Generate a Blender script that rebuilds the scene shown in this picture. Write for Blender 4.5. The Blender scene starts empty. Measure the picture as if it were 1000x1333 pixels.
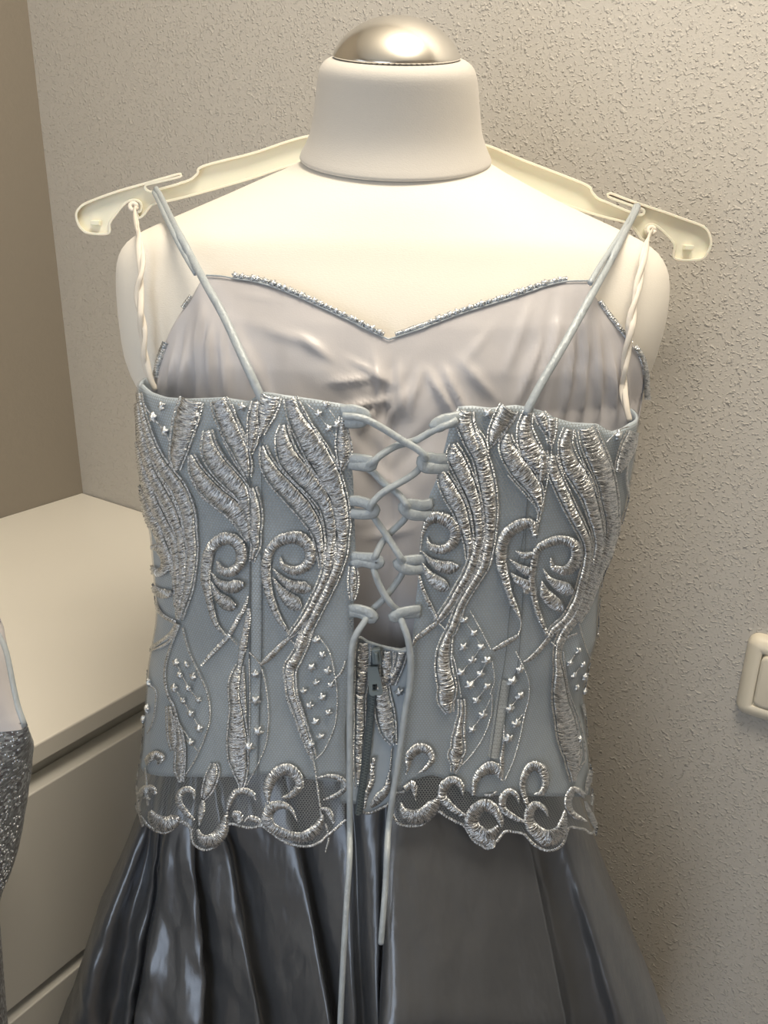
import bpy, bmesh, math, random
from mathutils import Vector, Matrix, noise
from mathutils.bvhtree import BVHTree
random.seed(7)
SC = bpy.context.scene
COL = SC.collection
R = math.radians

# ------------------------------------------------------------------ camera
F, PITCH, ROLL, CAM_Z = 1080.0, R(20.5), R(1.2), 1.43
cp, sp, cr, sr = math.cos(PITCH), math.sin(PITCH), math.cos(ROLL), math.sin(ROLL)
FWD = Vector((0, cp, -sp))
_up = Vector((0, sp, cp)); _rt = Vector((1, 0, 0))
RT = cr*_rt + sr*_up
UP = -sr*_rt + cr*_up
CAM = Vector((0, 0, CAM_Z))
cam_data = bpy.data.cameras.new('camera')
cam_data.sensor_fit = 'HORIZONTAL'; cam_data.sensor_width = 36.0
cam_data.lens = 36.0*F/1000.0
cam_data.clip_start = 0.01
cam = bpy.data.objects.new('camera', cam_data)
COL.objects.link(cam)
m3 = Matrix((RT, UP, -FWD)).transposed()
cam.matrix_world = Matrix.Translation(CAM) @ m3.to_4x4()
SC.camera = cam

# ------------------------------------------------------------------ light and exposure
SC.view_settings.view_transform = 'Standard'
SC.view_settings.look = 'None'
SC.view_settings.gamma = 1.0
SC.view_settings.use_curve_mapping = False
SC.view_settings.exposure = 0.22
W = bpy.data.worlds.new('world'); SC.world = W
W.use_nodes = True
W.node_tree.nodes['Background'].inputs[0].default_value = (1.0, 0.86, 0.68, 1)
W.node_tree.nodes['Background'].inputs[1].default_value = 0.05

def area(name, loc, target, size, power, col, size_y=None):
    l = bpy.data.lights.new(name, 'AREA')
    l.energy = power; l.color = col; l.size = size
    if size_y: l.shape = 'RECTANGLE'; l.size_y = size_y
    o = bpy.data.objects.new(name, l); COL.objects.link(o)
    o.location = loc
    o.rotation_euler = (Vector(target)-Vector(loc)).to_track_quat('-Z', 'Y').to_euler()
    return o
LAMP_POS = (0.14, 0.22, 2.22)
_l = bpy.data.lights.new('ceiling_lamp_light', 'POINT'); _l.energy = 29.0; _l.color = (1.0, 0.88, 0.70); _l.shadow_soft_size = 0.20
_o = bpy.data.objects.new('ceiling_lamp_light', _l); COL.objects.link(_o); _o.location = LAMP_POS
area('left_fill_light', (-1.28, -0.22, 1.30), (-1.28+0.83, -0.22-0.56, 1.30), 0.9, 3.0, (0.80, 0.89, 1.0), 1.2)       # added cool fill by an unseen left window, for embroidery relief
area('sheen_fill_light', (-0.83, -1.39, 1.05), (-0.83+0.56, -1.39+0.83, 1.05), 0.90, 8.5, (0.76, 0.87, 1.0), 1.85)   # added cool fill from behind the camera, for sheen on the skirt

# ------------------------------------------------------------------ projection helpers (measuring the place)
def ray(x, y):
    return (x-500)/F*RT - (y-666.5)/F*UP + FWD
def on_y(x, y, Y):
    d = ray(x, y); return CAM + d*(Y/d.y)
def on_z(x, y, Z):
    d = ray(x, y); return CAM + d*((Z-CAM_Z)/d.z)
def on_plane(x, y, p, n):
    d = ray(x, y); return CAM + d*((p-CAM).dot(n)/d.dot(n))
def proj(P):
    v = Vector(P)-CAM; z = v.dot(FWD)
    return 500+F*v.dot(RT)/z, 666.5-F*v.dot(UP)/z
def lerp(a, b, t): return a+(b-a)*t
def interp(tab, x):
    if x <= tab[0][0]: return tab[0][1]
    for (a, va), (b, vb) in zip(tab, tab[1:]):
        if x <= b: return va+(vb-va)*(x-a)/(b-a) if b > a else vb
    return tab[-1][1]
def crom(pts, step):
    """Catmull-Rom through tuples; samples about every `step` (measured in the first two coords)."""
    P = [tuple(map(float, p)) for p in pts]
    P = [tuple(2*a-b for a, b in zip(P[0], P[1]))]+P+[tuple(2*a-b for a, b in zip(P[-1], P[-2]))]
    out = []
    for i in range(1, len(P)-2):
        p0, p1, p2, p3 = P[i-1:i+3]
        L = math.dist(p1[:2], p2[:2]) if len(p1) == 3 and step > 0.3 else math.dist(p1[:3], p2[:3])
        n = max(1, int(round(L/step)))
        for k in range(n):
            t = k/n; t2 = t*t; t3 = t2*t
            out.append(tuple(0.5*(2*b+(c-a)*t+(2*a-5*b+4*c-d)*t2+(3*b-a-3*c+d)*t3) for a, b, c, d in zip(p0, p1, p2, p3)))
    out.append(P[-2])
    return out

# ------------------------------------------------------------------ materials
def mat(name, base, rough=0.6, metal=0.0, **kw):
    m = bpy.data.materials.new(name); m.use_nodes = True
    b = m.node_tree.nodes['Principled BSDF']
    b.inputs['Base Color'].default_value = (*base, 1)
    b.inputs['Roughness'].default_value = rough
    b.inputs['Metallic'].default_value = metal
    for k, v in kw.items():
        b.inputs[k.replace('_', ' ')].default_value = v
    return m
class NT:
    def __init__(s, m): s.t = m.node_tree; s.b = s.t.nodes['Principled BSDF']
    def n(s, typ, **kw):
        o = s.t.nodes.new(typ)
        for k, v in kw.items():
            if hasattr(o, k): setattr(o, k, v)
            else: o.inputs[k].default_value = v
        return o
    def l(s, a, b): s.t.links.new(a, b)
    def coord(s, out='Object'): return s.n('ShaderNodeTexCoord').outputs[out]
    def math(s, op, a, b=None, c=None):
        o = s.t.nodes.new('ShaderNodeMath'); o.operation = op
        for i, v in enumerate((a, b, c)):
            if v is None: continue
            if isinstance(v, (int, float)): o.inputs[i].default_value = v
            else: s.l(v, o.inputs[i])
        return o.outputs[0]
    def vmath(s, op, a, b=None):
        o = s.t.nodes.new('ShaderNodeVectorMath'); o.operation = op
        for i, v in enumerate((a, b)):
            if v is None: continue
            if isinstance(v, tuple): o.inputs[i].default_value = v
            else: s.l(v, o.inputs[i])
        return o.outputs['Value'] if op in ('DOT_PRODUCT', 'LENGTH') else o.outputs['Vector']
    def noise(s, vec, scale, detail=3, rough=0.5):
        o = s.t.nodes.new('ShaderNodeTexNoise')
        o.inputs['Scale'].default_value = scale; o.inputs['Detail'].default_value = detail; o.inputs['Roughness'].default_value = rough
        s.l(vec, o.inputs['Vector']); return o.outputs['Fac']
    def mapped(s, vec, scale=(1, 1, 1), rot=(0, 0, 0)):
        o = s.t.nodes.new('ShaderNodeMapping'); o.inputs['Scale'].default_value = scale; o.inputs['Rotation'].default_value = rot
        s.l(vec, o.inputs['Vector']); return o.outputs['Vector']
    def ramp(s, fac, stops):
        o = s.t.nodes.new('ShaderNodeValToRGB'); e = o.color_ramp.elements
        while len(e) < len(stops): e.new(0.5)
        for q, (p, c) in zip(e, stops):
            q.position = p; q.color = (*c, 1) if len(c) == 3 else c
        s.l(fac, o.inputs['Fac']); return o.outputs['Color']
    def bump(s, h, strength, dist, prev=None):
        o = s.t.nodes.new('ShaderNodeBump'); o.inputs['Strength'].default_value = strength; o.inputs['Distance'].default_value = dist
        s.l(h, o.inputs['Height'])
        if prev is not None: s.l(prev, o.inputs['Normal'])
        return o.outputs['Normal']
    def normal(s, n): s.l(n, s.b.inputs['Normal'])
    def color(s, c): s.l(c, s.b.inputs['Base Color'])

def roughcast(name, base, amount):
    m = mat(name, base, 0.85); t = NT(m); c = t.coord()
    def blobs(scale, lo, hi):
        mr = t.n('ShaderNodeMapRange', interpolation_type='SMOOTHSTEP')
        mr.inputs['From Min'].default_value = lo; mr.inputs['From Max'].default_value = hi
        t.l(t.noise(c, scale, 1.5, 0.5), mr.inputs['Value']); return mr.outputs['Result']
    fine = t.noise(c, 520.0, 3, 0.6)
    h = t.math('ADD', t.math('ADD', blobs(390.0, 0.56, 0.72), t.math('MULTIPLY', blobs(210.0, 0.60, 0.74), 0.55)), t.math('MULTIPLY', fine, 0.22))
    t.normal(t.bump(h, amount, 0.0026))
    return m

def jersey(name, base):
    m = mat(name, base, 0.9); t = NT(m); c = t.coord()
    h = t.noise(t.mapped(c, (1, 1, 3)), 700.0, 2, 0.6)
    t.normal(t.bump(h, 0.25, 0.0006))
    m.node_tree.nodes['Principled BSDF'].inputs['Sheen Weight'].default_value = 0.15
    return m

def satin(name, base, rough, wr, metal=0.0, scale=22.0, stretch=(1, 1, 0.45)):
    m = mat(name, base, rough, metal); t = NT(m); c = t.coord()
    a = t.noise(t.mapped(c, stretch), scale, 4, 0.55)
    w = t.noise(c, 1200.0, 1, 0.5)
    n1 = t.bump(a, wr, 0.012)
    t.normal(t.bump(w, 0.12, 0.0004, n1))
    return m

def thread(name, base, rough=0.24):
    m = mat(name, base, rough, 0.88); t = NT(m)
    uv = t.coord('UV'); c = t.coord()
    st = t.noise(t.mapped(uv, (150, 850, 1)), 1.0, 2, 0.65)
    gl = t.n('ShaderNodeTexVoronoi', Scale=1100.0); t.l(c, gl.inputs['Vector'])
    glr = t.vmath('DOT_PRODUCT', gl.outputs['Color'], (0.5, 0.5, 0.0))
    t.normal(t.bump(st, 1.0, 0.0022, t.bump(glr, 0.22, 0.0006)))
    t.color(t.ramp(st, [(0.30, tuple(x*0.16 for x in base)), (0.48, tuple(x*0.95 for x in base)), (0.66, tuple(min(1, x*1.4) for x in base))]))  # groove shade and highlight contrast of the stitches put into the colour
    return m

def netting(name, base, pitch, lo, hi):
    """hexagonal tulle: thin threads, open cells"""
    m = mat(name, base, 0.55); t = NT(m); uv = t.coord('UV')
    p = t.vmath('SCALE', uv); p.node.inputs['Scale'].default_value = 1.0/pitch
    p = t.vmath('MULTIPLY', p, (1, 1, 0))
    p = t.vmath('ADD', p, (500.0, 866.0254, 0))
    r = (1.0, 1.7320508, 1.0); h = (0.5, 0.8660254, 0.0)
    a = t.vmath('SUBTRACT', t.vmath('MODULO', p, r), h)
    b = t.vmath('SUBTRACT', t.vmath('MODULO', t.vmath('SUBTRACT', p, h), r), h)
    def hexd(q):
        q = t.vmath('ABSOLUTE', q)
        return t.math('MAXIMUM', t.vmath('DOT_PRODUCT', q, (0.5, 0.8660254, 0)), t.vmath('DOT_PRODUCT', q, (1, 0, 0)))
    d = t.math('MINIMUM', hexd(a), hexd(b))
    mr = t.n('ShaderNodeMapRange'); mr.inputs['From Min'].default_value = lo; mr.inputs['From Max'].default_value = hi
    t.l(d, mr.inputs['Value'])
    t.l(mr.outputs['Result'], t.b.inputs['Alpha'])
    return m

M = {}
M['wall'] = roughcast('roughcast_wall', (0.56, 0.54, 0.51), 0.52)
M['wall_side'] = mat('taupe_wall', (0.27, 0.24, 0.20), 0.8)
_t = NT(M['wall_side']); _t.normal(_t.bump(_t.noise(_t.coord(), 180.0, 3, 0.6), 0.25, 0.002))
M['ceiling'] = mat('ceiling_paint', (0.75, 0.72, 0.66), 0.9)
M['floor'] = mat('wood_floor', (0.22, 0.17, 0.13), 0.45)
_t = NT(M['floor']); _t.color(_t.ramp(_t.noise(_t.mapped(_t.coord(), (1, 12, 1)), 6.0, 4), [(0.3, (0.18, 0.14, 0.10)), (0.7, (0.26, 0.20, 0.15))]))
M['jersey'] = jersey('white_jersey', (0.85, 0.82, 0.765))
M['neck'] = jersey('shaded_neck_jersey', (0.62, 0.60, 0.575))  # same jersey made darker: the neck's shade is in its colour
M['chrome'] = mat('satin_chrome', (0.78, 0.76, 0.72), 0.20, 1.0)
M['hanger'] = mat('cream_plastic', (0.88, 0.84, 0.72), 0.38, 0.0, Subsurface_Weight=0.15)
M['lining'] = satin('lining_satin', (0.60, 0.585, 0.61), 0.36, 0.22, 0.0, 9.0, (1, 1, 0.7))
M['cloth'] = satin('blue_grey_satin', (0.48, 0.55, 0.625), 0.45, 0.22, 0.1, 40.0)
M['cord'] = satin('cord_satin', (0.46, 0.515, 0.565), 0.42, 0.2, 0.1, 160.0)
M['casing'] = satin('boning_casing', (0.50, 0.53, 0.54), 0.5, 0.3, 0.0, 60.0)
M['ribbon'] = mat('white_ribbon', (0.82, 0.77, 0.70), 0.6)
M['net'] = netting('tulle', (0.38, 0.405, 0.415), 0.00185, 0.385, 0.46)
M['thread'] = thread('silver_thread', (0.78, 0.83, 0.89))
M['skirt'] = satin('skirt_organza', (0.165, 0.177, 0.20), 0.28, 0.5, 0.62, 16.0, (1, 1, 0.3))
M['zip'] = mat('zip_tape', (0.13, 0.165, 0.195), 0.6)
M['zipmetal'] = mat('painted_zip', (0.22, 0.27, 0.30), 0.35, 0.2)
M['white'] = mat('white_lacquer', (0.93, 0.905, 0.84), 0.35)
M['front'] = mat('white_front', (0.82, 0.81, 0.77), 0.4)
M['carcass'] = mat('carcass', (0.66, 0.65, 0.60), 0.6)
M['switch'] = mat('switch_plastic', (0.78, 0.73, 0.62), 0.35)
M['steel'] = mat('steel', (0.5, 0.5, 0.5), 0.3, 1.0)
M['opal'] = mat('opal_glass', (0.9, 0.88, 0.82), 0.3)
M['glass'] = mat('added_pane_glass', (0.75, 0.8, 0.85), 0.05)
M['seam'] = mat('seam_thread', (0.15, 0.17, 0.19), 0.7)
M['bead'] = mat('beaded_cloth', (0.4, 0.43, 0.45), 0.38, 0.15)
_t = NT(M['bead']); _v = _t.n('ShaderNodeTexVoronoi', Scale=520.0); _t.l(_t.coord(), _v.inputs['Vector'])
_s = _t.vmath('DOT_PRODUCT', _v.outputs['Color'], (0.5, 0.5, 0.0))
_t.color(_t.ramp(_s, [(0.15, (0.24, 0.22, 0.235)), (0.55, (0.42, 0.45, 0.47)), (0.85, (0.85, 0.88, 0.90))]))
_t.normal(_t.bump(_s, 0.9, 0.002))

# ------------------------------------------------------------------ object helpers
def mesh_data(name, V, Fc, m, uvs=None, smooth=True):
    me = bpy.data.meshes.new(name)
    me.from_pydata([tuple(v) for v in V], [], Fc)
    if uvs is not None:
        ul = me.uv_layers.new(name='UVMap')
        for lp in me.loops: ul.data[lp.index].uv = uvs[lp.vertex_index]
    me.materials.append(m)
    if smooth:
        me.polygons.foreach_set('use_smooth', [True]*len(me.polygons))
    me.update()
    return me
def link(name, me, parent=None):
    o = bpy.data.objects.new(name, me); COL.objects.link(o)
    if parent is not None: o.parent = parent; o.matrix_parent_inverse = parent_inv(parent)
    return o
def parent_inv(p):
    if p.parent is not None: return Matrix.Identity(4)      # a part's own world matrix is the identity
    return (Matrix.Translation(p.location) @ p.rotation_euler.to_matrix().to_4x4()).inverted()
def obj(name, V, Fc, m, parent=None, uvs=None, smooth=True):
    return link(name, mesh_data(name, V, Fc, m, uvs, smooth), parent)
def thing(name, label, cat, loc, rz=0.0):
    o = bpy.data.objects.new(name, None); COL.objects.link(o)
    o.empty_display_size = 0.05
    o.location = loc; o.rotation_euler = (0, 0, rz)
    o['label'] = label; o['category'] = cat
    return o
def struct(o): o['kind'] = 'structure'; return o
def box_bm(bm, c, s, mtx=None, bevel=0.0, seg=2):
    r = bmesh.ops.create_cube(bm, size=1.0)
    vs = r['verts']
    for v in vs: v.co = Vector((v.co.x*s[0], v.co.y*s[1], v.co.z*s[2]))+Vector(c)
    if bevel > 0:
        es = list({e for v in vs for e in v.link_edges})
        vs = bmesh.ops.bevel(bm, geom=es, offset=bevel, segments=seg, affect='EDGES', profile=0.5)['verts'] or vs
    return vs
def bm_obj(name, bm, m, parent=None, mtx=None, smooth=False):
    if mtx is not None: bm.transform(mtx)
    bmesh.ops.recalc_face_normals(bm, faces=bm.faces)
    me = bpy.data.meshes.new(name); bm.to_mesh(me); bm.free()
    me.materials.append(m)
    if smooth: me.polygons.foreach_set('use_smooth', [True]*len(me.polygons))
    return link(name, me, parent)
def grid_faces(rows, cols, closed=False):
    Fc = []
    for i in range(rows-1):
        for j in range(cols-1 if not closed else cols):
            k = (j+1) % cols
            Fc.append((i*cols+j, i*cols+k, (i+1)*cols+k, (i+1)*cols+j))
    return Fc
def tube_mesh(P, rad, sides=8, flat=1.0, up=None):
    """swept round (or flattened) cord through 3D points; rad number or function of t"""
    P = [Vector(p) for p in P]; n = len(P); V = []; UV = []
    T = [(P[min(i+1, n-1)]-P[max(i-1, 0)]).normalized() for i in range(n)]
    ref = Vector(up) if up else Vector((0, -1, 0))
    L = 0
    for i in range(n):
        if i: L += (P[i]-P[i-1]).length
        s = T[i].cross(ref)
        if s.length < 1e-4: s = T[i].cross(Vector((1, 0, 0)))
        s.normalize(); w = s.cross(T[i]).normalized()
        if not up: ref = w
        r = rad(i/(n-1)) if callable(rad) else rad
        for k in range(sides):
            a = 2*math.pi*k/sides
            V.append(P[i]+s*(r*math.cos(a))+w*(r*flat*math.sin(a)))
            UV.append((abs(k/sides*2-1)*0.01, L))
    Fc = grid_faces(n, sides, True)
    Fc.append(tuple(range(sides))[::-1]); Fc.append(tuple((n-1)*sides+k for k in range(sides)))
    return V, Fc, UV
def tube(name, P, rad, m, parent=None, sides=8, flat=1.0, up=None, step=0.004):
    S = crom([tuple(p) for p in P], step)
    V, Fc, UV = tube_mesh(S, rad, sides, flat, up)
    return obj(name, V, Fc, m, parent, UV)
def join(parts):
    V = []; Fc = []; UV = []
    for v, f, u in parts:
        o = len(V); V += v; Fc += [tuple(i+o for i in q) for q in f]; UV += u
    return V, Fc, UV

# ------------------------------------------------------------------ the room
YAW = R(56)
E1 = Vector((math.cos(YAW), math.sin(YAW), 0)); E2 = Vector((-math.sin(YAW), math.cos(YAW), 0)); EZ = Vector((0, 0, 1))
SWP = on_y(970, 870, 0.655)                    # a point of the roughcast wall beside the switch
CORNER = on_plane(108, 641, SWP, E1)           # dresser top in the room's corner
TOPZ = CORNER.z
CX = Vector((CORNER.x, CORNER.y, 0))
CEIL = 2.42
LW, LD = 2.25, 2.53                              # room size along the roughcast wall and away from it
def room_pt(a, b, z): return CX - E2*a - E1*b + EZ*z   # a: along roughcast wall, b: away from it
ROOM = Matrix(((-E2.x, -E1.x, 0, CX.x), (-E2.y, -E1.y, 0, CX.y), (0, 0, 1, 0), (0, 0, 0, 1)))  # columns a, b, z
def slab(name, lo, hi, m):
    bm = bmesh.new()
    box_bm(bm, [(l+h)/2 for l, h in zip(lo, hi)], [h-l for l, h in zip(lo, hi)])
    return struct(bm_obj(name, bm, m, None, ROOM))
T_ = 0.1
slab('wall_back', (-T_, -T_, 0), (LW+T_, 0, CEIL), M['wall'])
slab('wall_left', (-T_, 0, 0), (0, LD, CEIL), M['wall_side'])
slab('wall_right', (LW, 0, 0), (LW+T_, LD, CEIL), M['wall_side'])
slab('wall_front', (-T_, LD, 0), (LW+T_, LD+T_, CEIL), M['ceiling'])
slab('floor', (-T_, -T_, -T_), (LW+T_, LD+T_, 0), M['floor'])
slab('ceiling', (-T_, -T_, CEIL), (LW+T_, LD+T_, CEIL+T_), M['ceiling'])

def frame(name, rot, w, h, z0, org, along, out):
    """an added window or door frame with pane, out of view, behind a fill light"""
    bm = bmesh.new(); t_ = 0.06
    for lo_a, hi_a, lo_z, hi_z in ((-w/2-t_, -w/2, z0, z0+h), (w/2, w/2+t_, z0, z0+h), (-w/2-t_, w/2+t_, z0+h, z0+h+t_), (-w/2-t_, w/2+t_, z0-t_, z0), (-0.02, 0.02, z0, z0+h)):
        box_bm(bm, ((lo_a+hi_a)/2, 0.012, (lo_z+hi_z)/2), (hi_a-lo_a, 0.024, hi_z-lo_z))
    mx = Matrix(((along.x, out.x, 0, org.x), (along.y, out.y, 0, org.y), (0, 0, 1, 0), (0, 0, 0, 1)))
    fr_ = struct(bm_obj(name, bm, M['ceiling'], None, mx))
    bm = bmesh.new(); box_bm(bm, (0, 0.003, z0+h/2), (w, 0.006, h)); bm_obj('pane', bm, M['glass'], fr_, mx)
frame('added_window_1', 0, 0.9, 1.2, 0.70, room_pt(0, 1.85, 0), -E1, -E2)  # unseen window, added to go with the left fill light
frame('added_door_1', 0, 0.9, 1.85, 0.12, room_pt(1.22, LD, 0), -E2, E1)  # unseen glazed door, added to go with the fill behind the camera

# ------------------------------------------------------------------ chest of drawers
FRONT_PT = on_plane(110, 935, Vector((0, 0, TOPZ)), EZ)
DEPTH = (CORNER-FRONT_PT).dot(E2)
FP = CX - E2*DEPTH
def fz(x, y): return on_plane(x, y, FP, E2).z
z_slab = fz(110, 960)                          # underside of the top board
z_gap2 = fz(41, 1298)                          # gap over the second drawer
LEN = 1.00
dresser = thing('chest_of_drawers', 'white lacquered chest of drawers with cream top in the wall corner', 'chest of drawers', room_pt(DEPTH/2, LEN/2, 0))
bm = bmesh.new()
box_bm(bm, (DEPTH/2, LEN/2+0.002, (TOPZ+z_slab)/2), (DEPTH-0.001, LEN, TOPZ-z_slab), bevel=0.0015)
bm_obj('top_board', bm, M['white'], dresser, ROOM)
bm = bmesh.new()
box_bm(bm, (DEPTH/2-0.0115, LEN/2+0.002, z_slab/2), (DEPTH-0.025, LEN-0.004, z_slab-0.002))
bm_obj('carcass', bm, M['carcass'], dresser, ROOM)
hd = z_slab-0.024-z_gap2
zt = z_slab-0.024
k = 0
while zt > 0.12:
    zb = max(zt-hd+0.004, 0.03)
    bm = bmesh.new()
    box_bm(bm, (DEPTH-0.0115, LEN/2, (zt+zb)/2), (0.022, LEN-0.006, zt-zb), bevel=0.0012)
    bm_obj('drawer', bm, M['front'], dresser, ROOM)
    zt = zt-hd-0.010; k += 1

# ------------------------------------------------------------------ light switch
SWL = on_plane(968, 872, SWP, E1)              # left rim of the plate
swc = SWL - E2*0.040
switch = thing('light_switch', 'cream light switch with a rounded plate on the roughcast wall', 'light switch', swc)
SM = Matrix(((-E2.x, 0, -E1.x, swc.x), (-E2.y, 0, -E1.y, swc.y), (0, 1, 0, swc.z), (0, 0, 0, 1)))  # columns right, up, out
def rounded_plate(w, h, rc, prof):
    """stacked rounded rectangles: prof = [(inset, z)]"""
    V = []; n = 0
    for ins, z in prof:
        ring = []
        for cx, cy, a0 in ((1, 1, 0), (-1, 1, 90), (-1, -1, 180), (1, -1, 270)):
            r = max(rc-ins, 0.0012)
            for q in range(7):
                a = R(a0+q*15)
                ring.append((cx*(w/2-ins-r)+r*math.cos(a), cy*(h/2-ins-r)+r*math.sin(a), z))
        V += ring; n = len(ring)
    Fc = grid_faces(len(prof), n, True); Fc.append(tuple((len(prof)-1)*n+i for i in range(n)))
    return V, Fc
V, Fc = rounded_plate(0.081, 0.081, 0.010, [(0, 0.0), (0, 0.003), (0.0012, 0.006), (0.004, 0.0095), (0.0085, 0.011), (0.0135, 0.0112), (0.0140, 0.0105), (0.0140, 0.004)])
obj('plate', [SM @ Vector(v) for v in V], Fc, M['switch'], switch)
V, Fc = rounded_plate(0.0515, 0.0515, 0.006, [(0, 0.004), (0, 0.0118), (0.0008, 0.0126), (0.003, 0.013)])
V = [(x, y, z+(y*0.045 if z > 0.01 else 0)) for x, y, z in V]
obj('rocker', [SM @ Vector(v) for v in V], Fc, M['switch'], switch)

# ------------------------------------------------------------------ ceiling lamp (gives the light; above the frame)
lamp = thing('ceiling_lamp', 'round opal ceiling lamp above the dress form', 'lamp', (LAMP_POS[0], LAMP_POS[1], CEIL-0.05))
V = []; n = 32
for r, z in ((0.03, 0.05), (0.21, 0.05), (0.22, 0.035), (0.21, 0.02), (0.18, 0.012)):
    V += [(LAMP_POS[0]+r*math.cos(2*math.pi*i/n), LAMP_POS[1]+r*math.sin(2*math.pi*i/n), CEIL-0.05+z) for i in range(n)]
obj('lamp_base', V, grid_faces(5, n, True), M['opal'], lamp)

# ------------------------------------------------------------------ dress form
def ring_pts(c, a, b, tilt, n, ex, sgn=1):
    out = []
    ct, st = math.cos(tilt), math.sin(tilt)
    for i in range(n):
        th = 2*math.pi*i/n
        cx, cy = math.cos(th), math.sin(th)
        x = math.copysign(abs(cx)**(2/ex), cx)*a
        y = math.copysign(abs(cy)**(2/ex), cy)*b
        out.append(Vector((c.x+x, c.y+y*ct, c.z+y*st)))
    return out
def px_ring(xl, yl, xr, yr, Y, b, tilt, ex, n=64, grow=0.0):
    L, Q = on_y(xl, yl, Y), on_y(xr, yr, Y)
    return ring_pts((L+Q)/2, (Q-L).length/2+grow, b+grow, R(tilt), n, ex)
TORSO_UP = [
    (402, 190, 628, 205, .572, .050, 12, 2.0), (399, 207, 638, 220, .574, .0585, 12, 2.0),
    (345, 226, 681, 243, .577, .071, 9, 2.1), (300, 243, 722, 268, .580, .079, 6, 2.2),
    (256, 258, 764, 291, .581, .084, 4, 2.3), (224, 271, 798, 309, .582, .088, 2, 2.4), (192, 289, 829, 322, .583, .092, 0, 2.5),
    (172, 305, 848, 334, .583, .095, 0, 2.5), (163, 324, 858, 348, .583, .098, 0, 2.5), (160, 345, 862, 366, .582, .102, 0, 2.5),
    (163, 385, 858, 406, .580, .108, 0, 2.5), (168, 440, 847, 446, .581, .115, 0, 2.35), (175, 478, 834, 486, .584, .120, 0, 2.2)]
TORSO_LOW = [(198, 515, 807, 520, .584, .118, 0, 2.1), (228, 600, 772, 600, .580, .106, 0, 2.1), (250, 720, 745, 720, .575, .080, 0, 2.3), (268, 800, 727, 800, .572, .062, 0, 2.2),
             (285, 880, 710, 880, .570, .048, 0, 2.2)]
form = thing('dress_form', 'white jersey dress form bust with metal neck cap behind the gown', 'dress form', (0.0, 0.58, 0.0))
V = []; n = 64
for r in TORSO_UP+TORSO_LOW: V += px_ring(*r)
Fc = grid_faces(len(TORSO_UP+TORSO_LOW), n, True)
Fc.append(tuple(range(n))); Fc.append(tuple((len(TORSO_UP+TORSO_LOW)-1)*n+i for i in range(n))[::-1])
torso = obj('torso', V, Fc, M['jersey'], form)
md = torso.modifiers.new('sub', 'SUBSURF'); md.levels = md.render_levels = 1
TORSO = BVHTree.FromPolygons(V, grid_faces(len(TORSO_UP+TORSO_LOW), n, True))
# neck cover: flared collar of jersey
NECK = [(392, 200, 638, 215, .574, .0600, 14, 2.0), (389.5, 197.5, 640, 212.5, .574, .0640, 14, 2.0), (392.5, 191, 637, 206, .573, .0610, 14, 2.0),
        (404, 170, 628, 186, .570, .0535, 13, 2.0), (408, 145, 625, 158, .566, .0510, 13.5, 2.0),
        (412, 110, 623, 122, .561, .0495, 14, 2.0), (414, 92, 621, 102, .558, .0488, 14, 2.0), (417, 82, 618, 92, .556, .0478, 14, 2.0),
        (423, 75, 611, 84, .555, .0450, 14, 2.0), (432, 71.5, 602, 80, .5545, .0415, 14, 2.0), (445, 72, 590, 80, .5545, .036, 14, 2.0)]
V = []
for r in NECK: V += px_ring(*r)
Fc = grid_faces(len(NECK), n, True); Fc.append(tuple((len(NECK)-1)*n+i for i in range(n))[::-1])
neck = obj('neck_cover', V, Fc, M['neck'], form)
md = neck.modifiers.new('sub', 'SUBSURF'); md.levels = md.render_levels = 1
# chrome cap: shallow dome on the neck
cl, cr_ = on_y(433, 68.5, .5545), on_y(600, 76, .5545)
cc = (cl+cr_)/2; ca = (cr_-cl).length/2
ctop = on_y(514, 19.5, .548)
tl = R(14); upv = Vector((0, -math.sin(tl), math.cos(tl)))
hgt = (ctop-cc).dot(upv)
V = []; _A = R(69); prof = [(0.985, -0.05), (1.0, -0.01)]+[(math.sin(_A*q)/math.sin(_A), (math.cos(_A*q)-math.cos(_A))/(1-math.cos(_A))) for q in (1, .96, .9, .82, .73, .63, .52, .41, .3, .2, .1, .03)]
for rr, hh in prof:
    V += [p+upv*(hgt*hh) for p in ring_pts(cc, ca*rr, ca*0.96*rr, tl, n, 2.0)]
Fc = grid_faces(len(prof), n, True); Fc.append(tuple((len(prof)-1)*n+i for i in range(n)))
obj('neck_cap', V, Fc, M['chrome'], form)
V, Fc, UV = tube_mesh([(0.0, .58, z) for z in (0.02, 0.3, 0.6, 0.9)], 0.016, 16, 1, (0, 1, 0))
obj('pole', V, Fc, M['steel'], form)
V = []
for r, z in ((0.17, 0.0), (0.17, 0.012), (0.15, 0.022), (0.02, 0.03)):
    V += [(r*math.cos(2*math.pi*i/40), .58+r*math.sin(2*math.pi*i/40), z) for i in range(40)]
Fc = grid_faces(4, 40, True); Fc.append(tuple(range(40))[::-1]); Fc.append(tuple(120+i for i in range(40)))
obj('base_plate', V, Fc, M['steel'], form)

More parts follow.
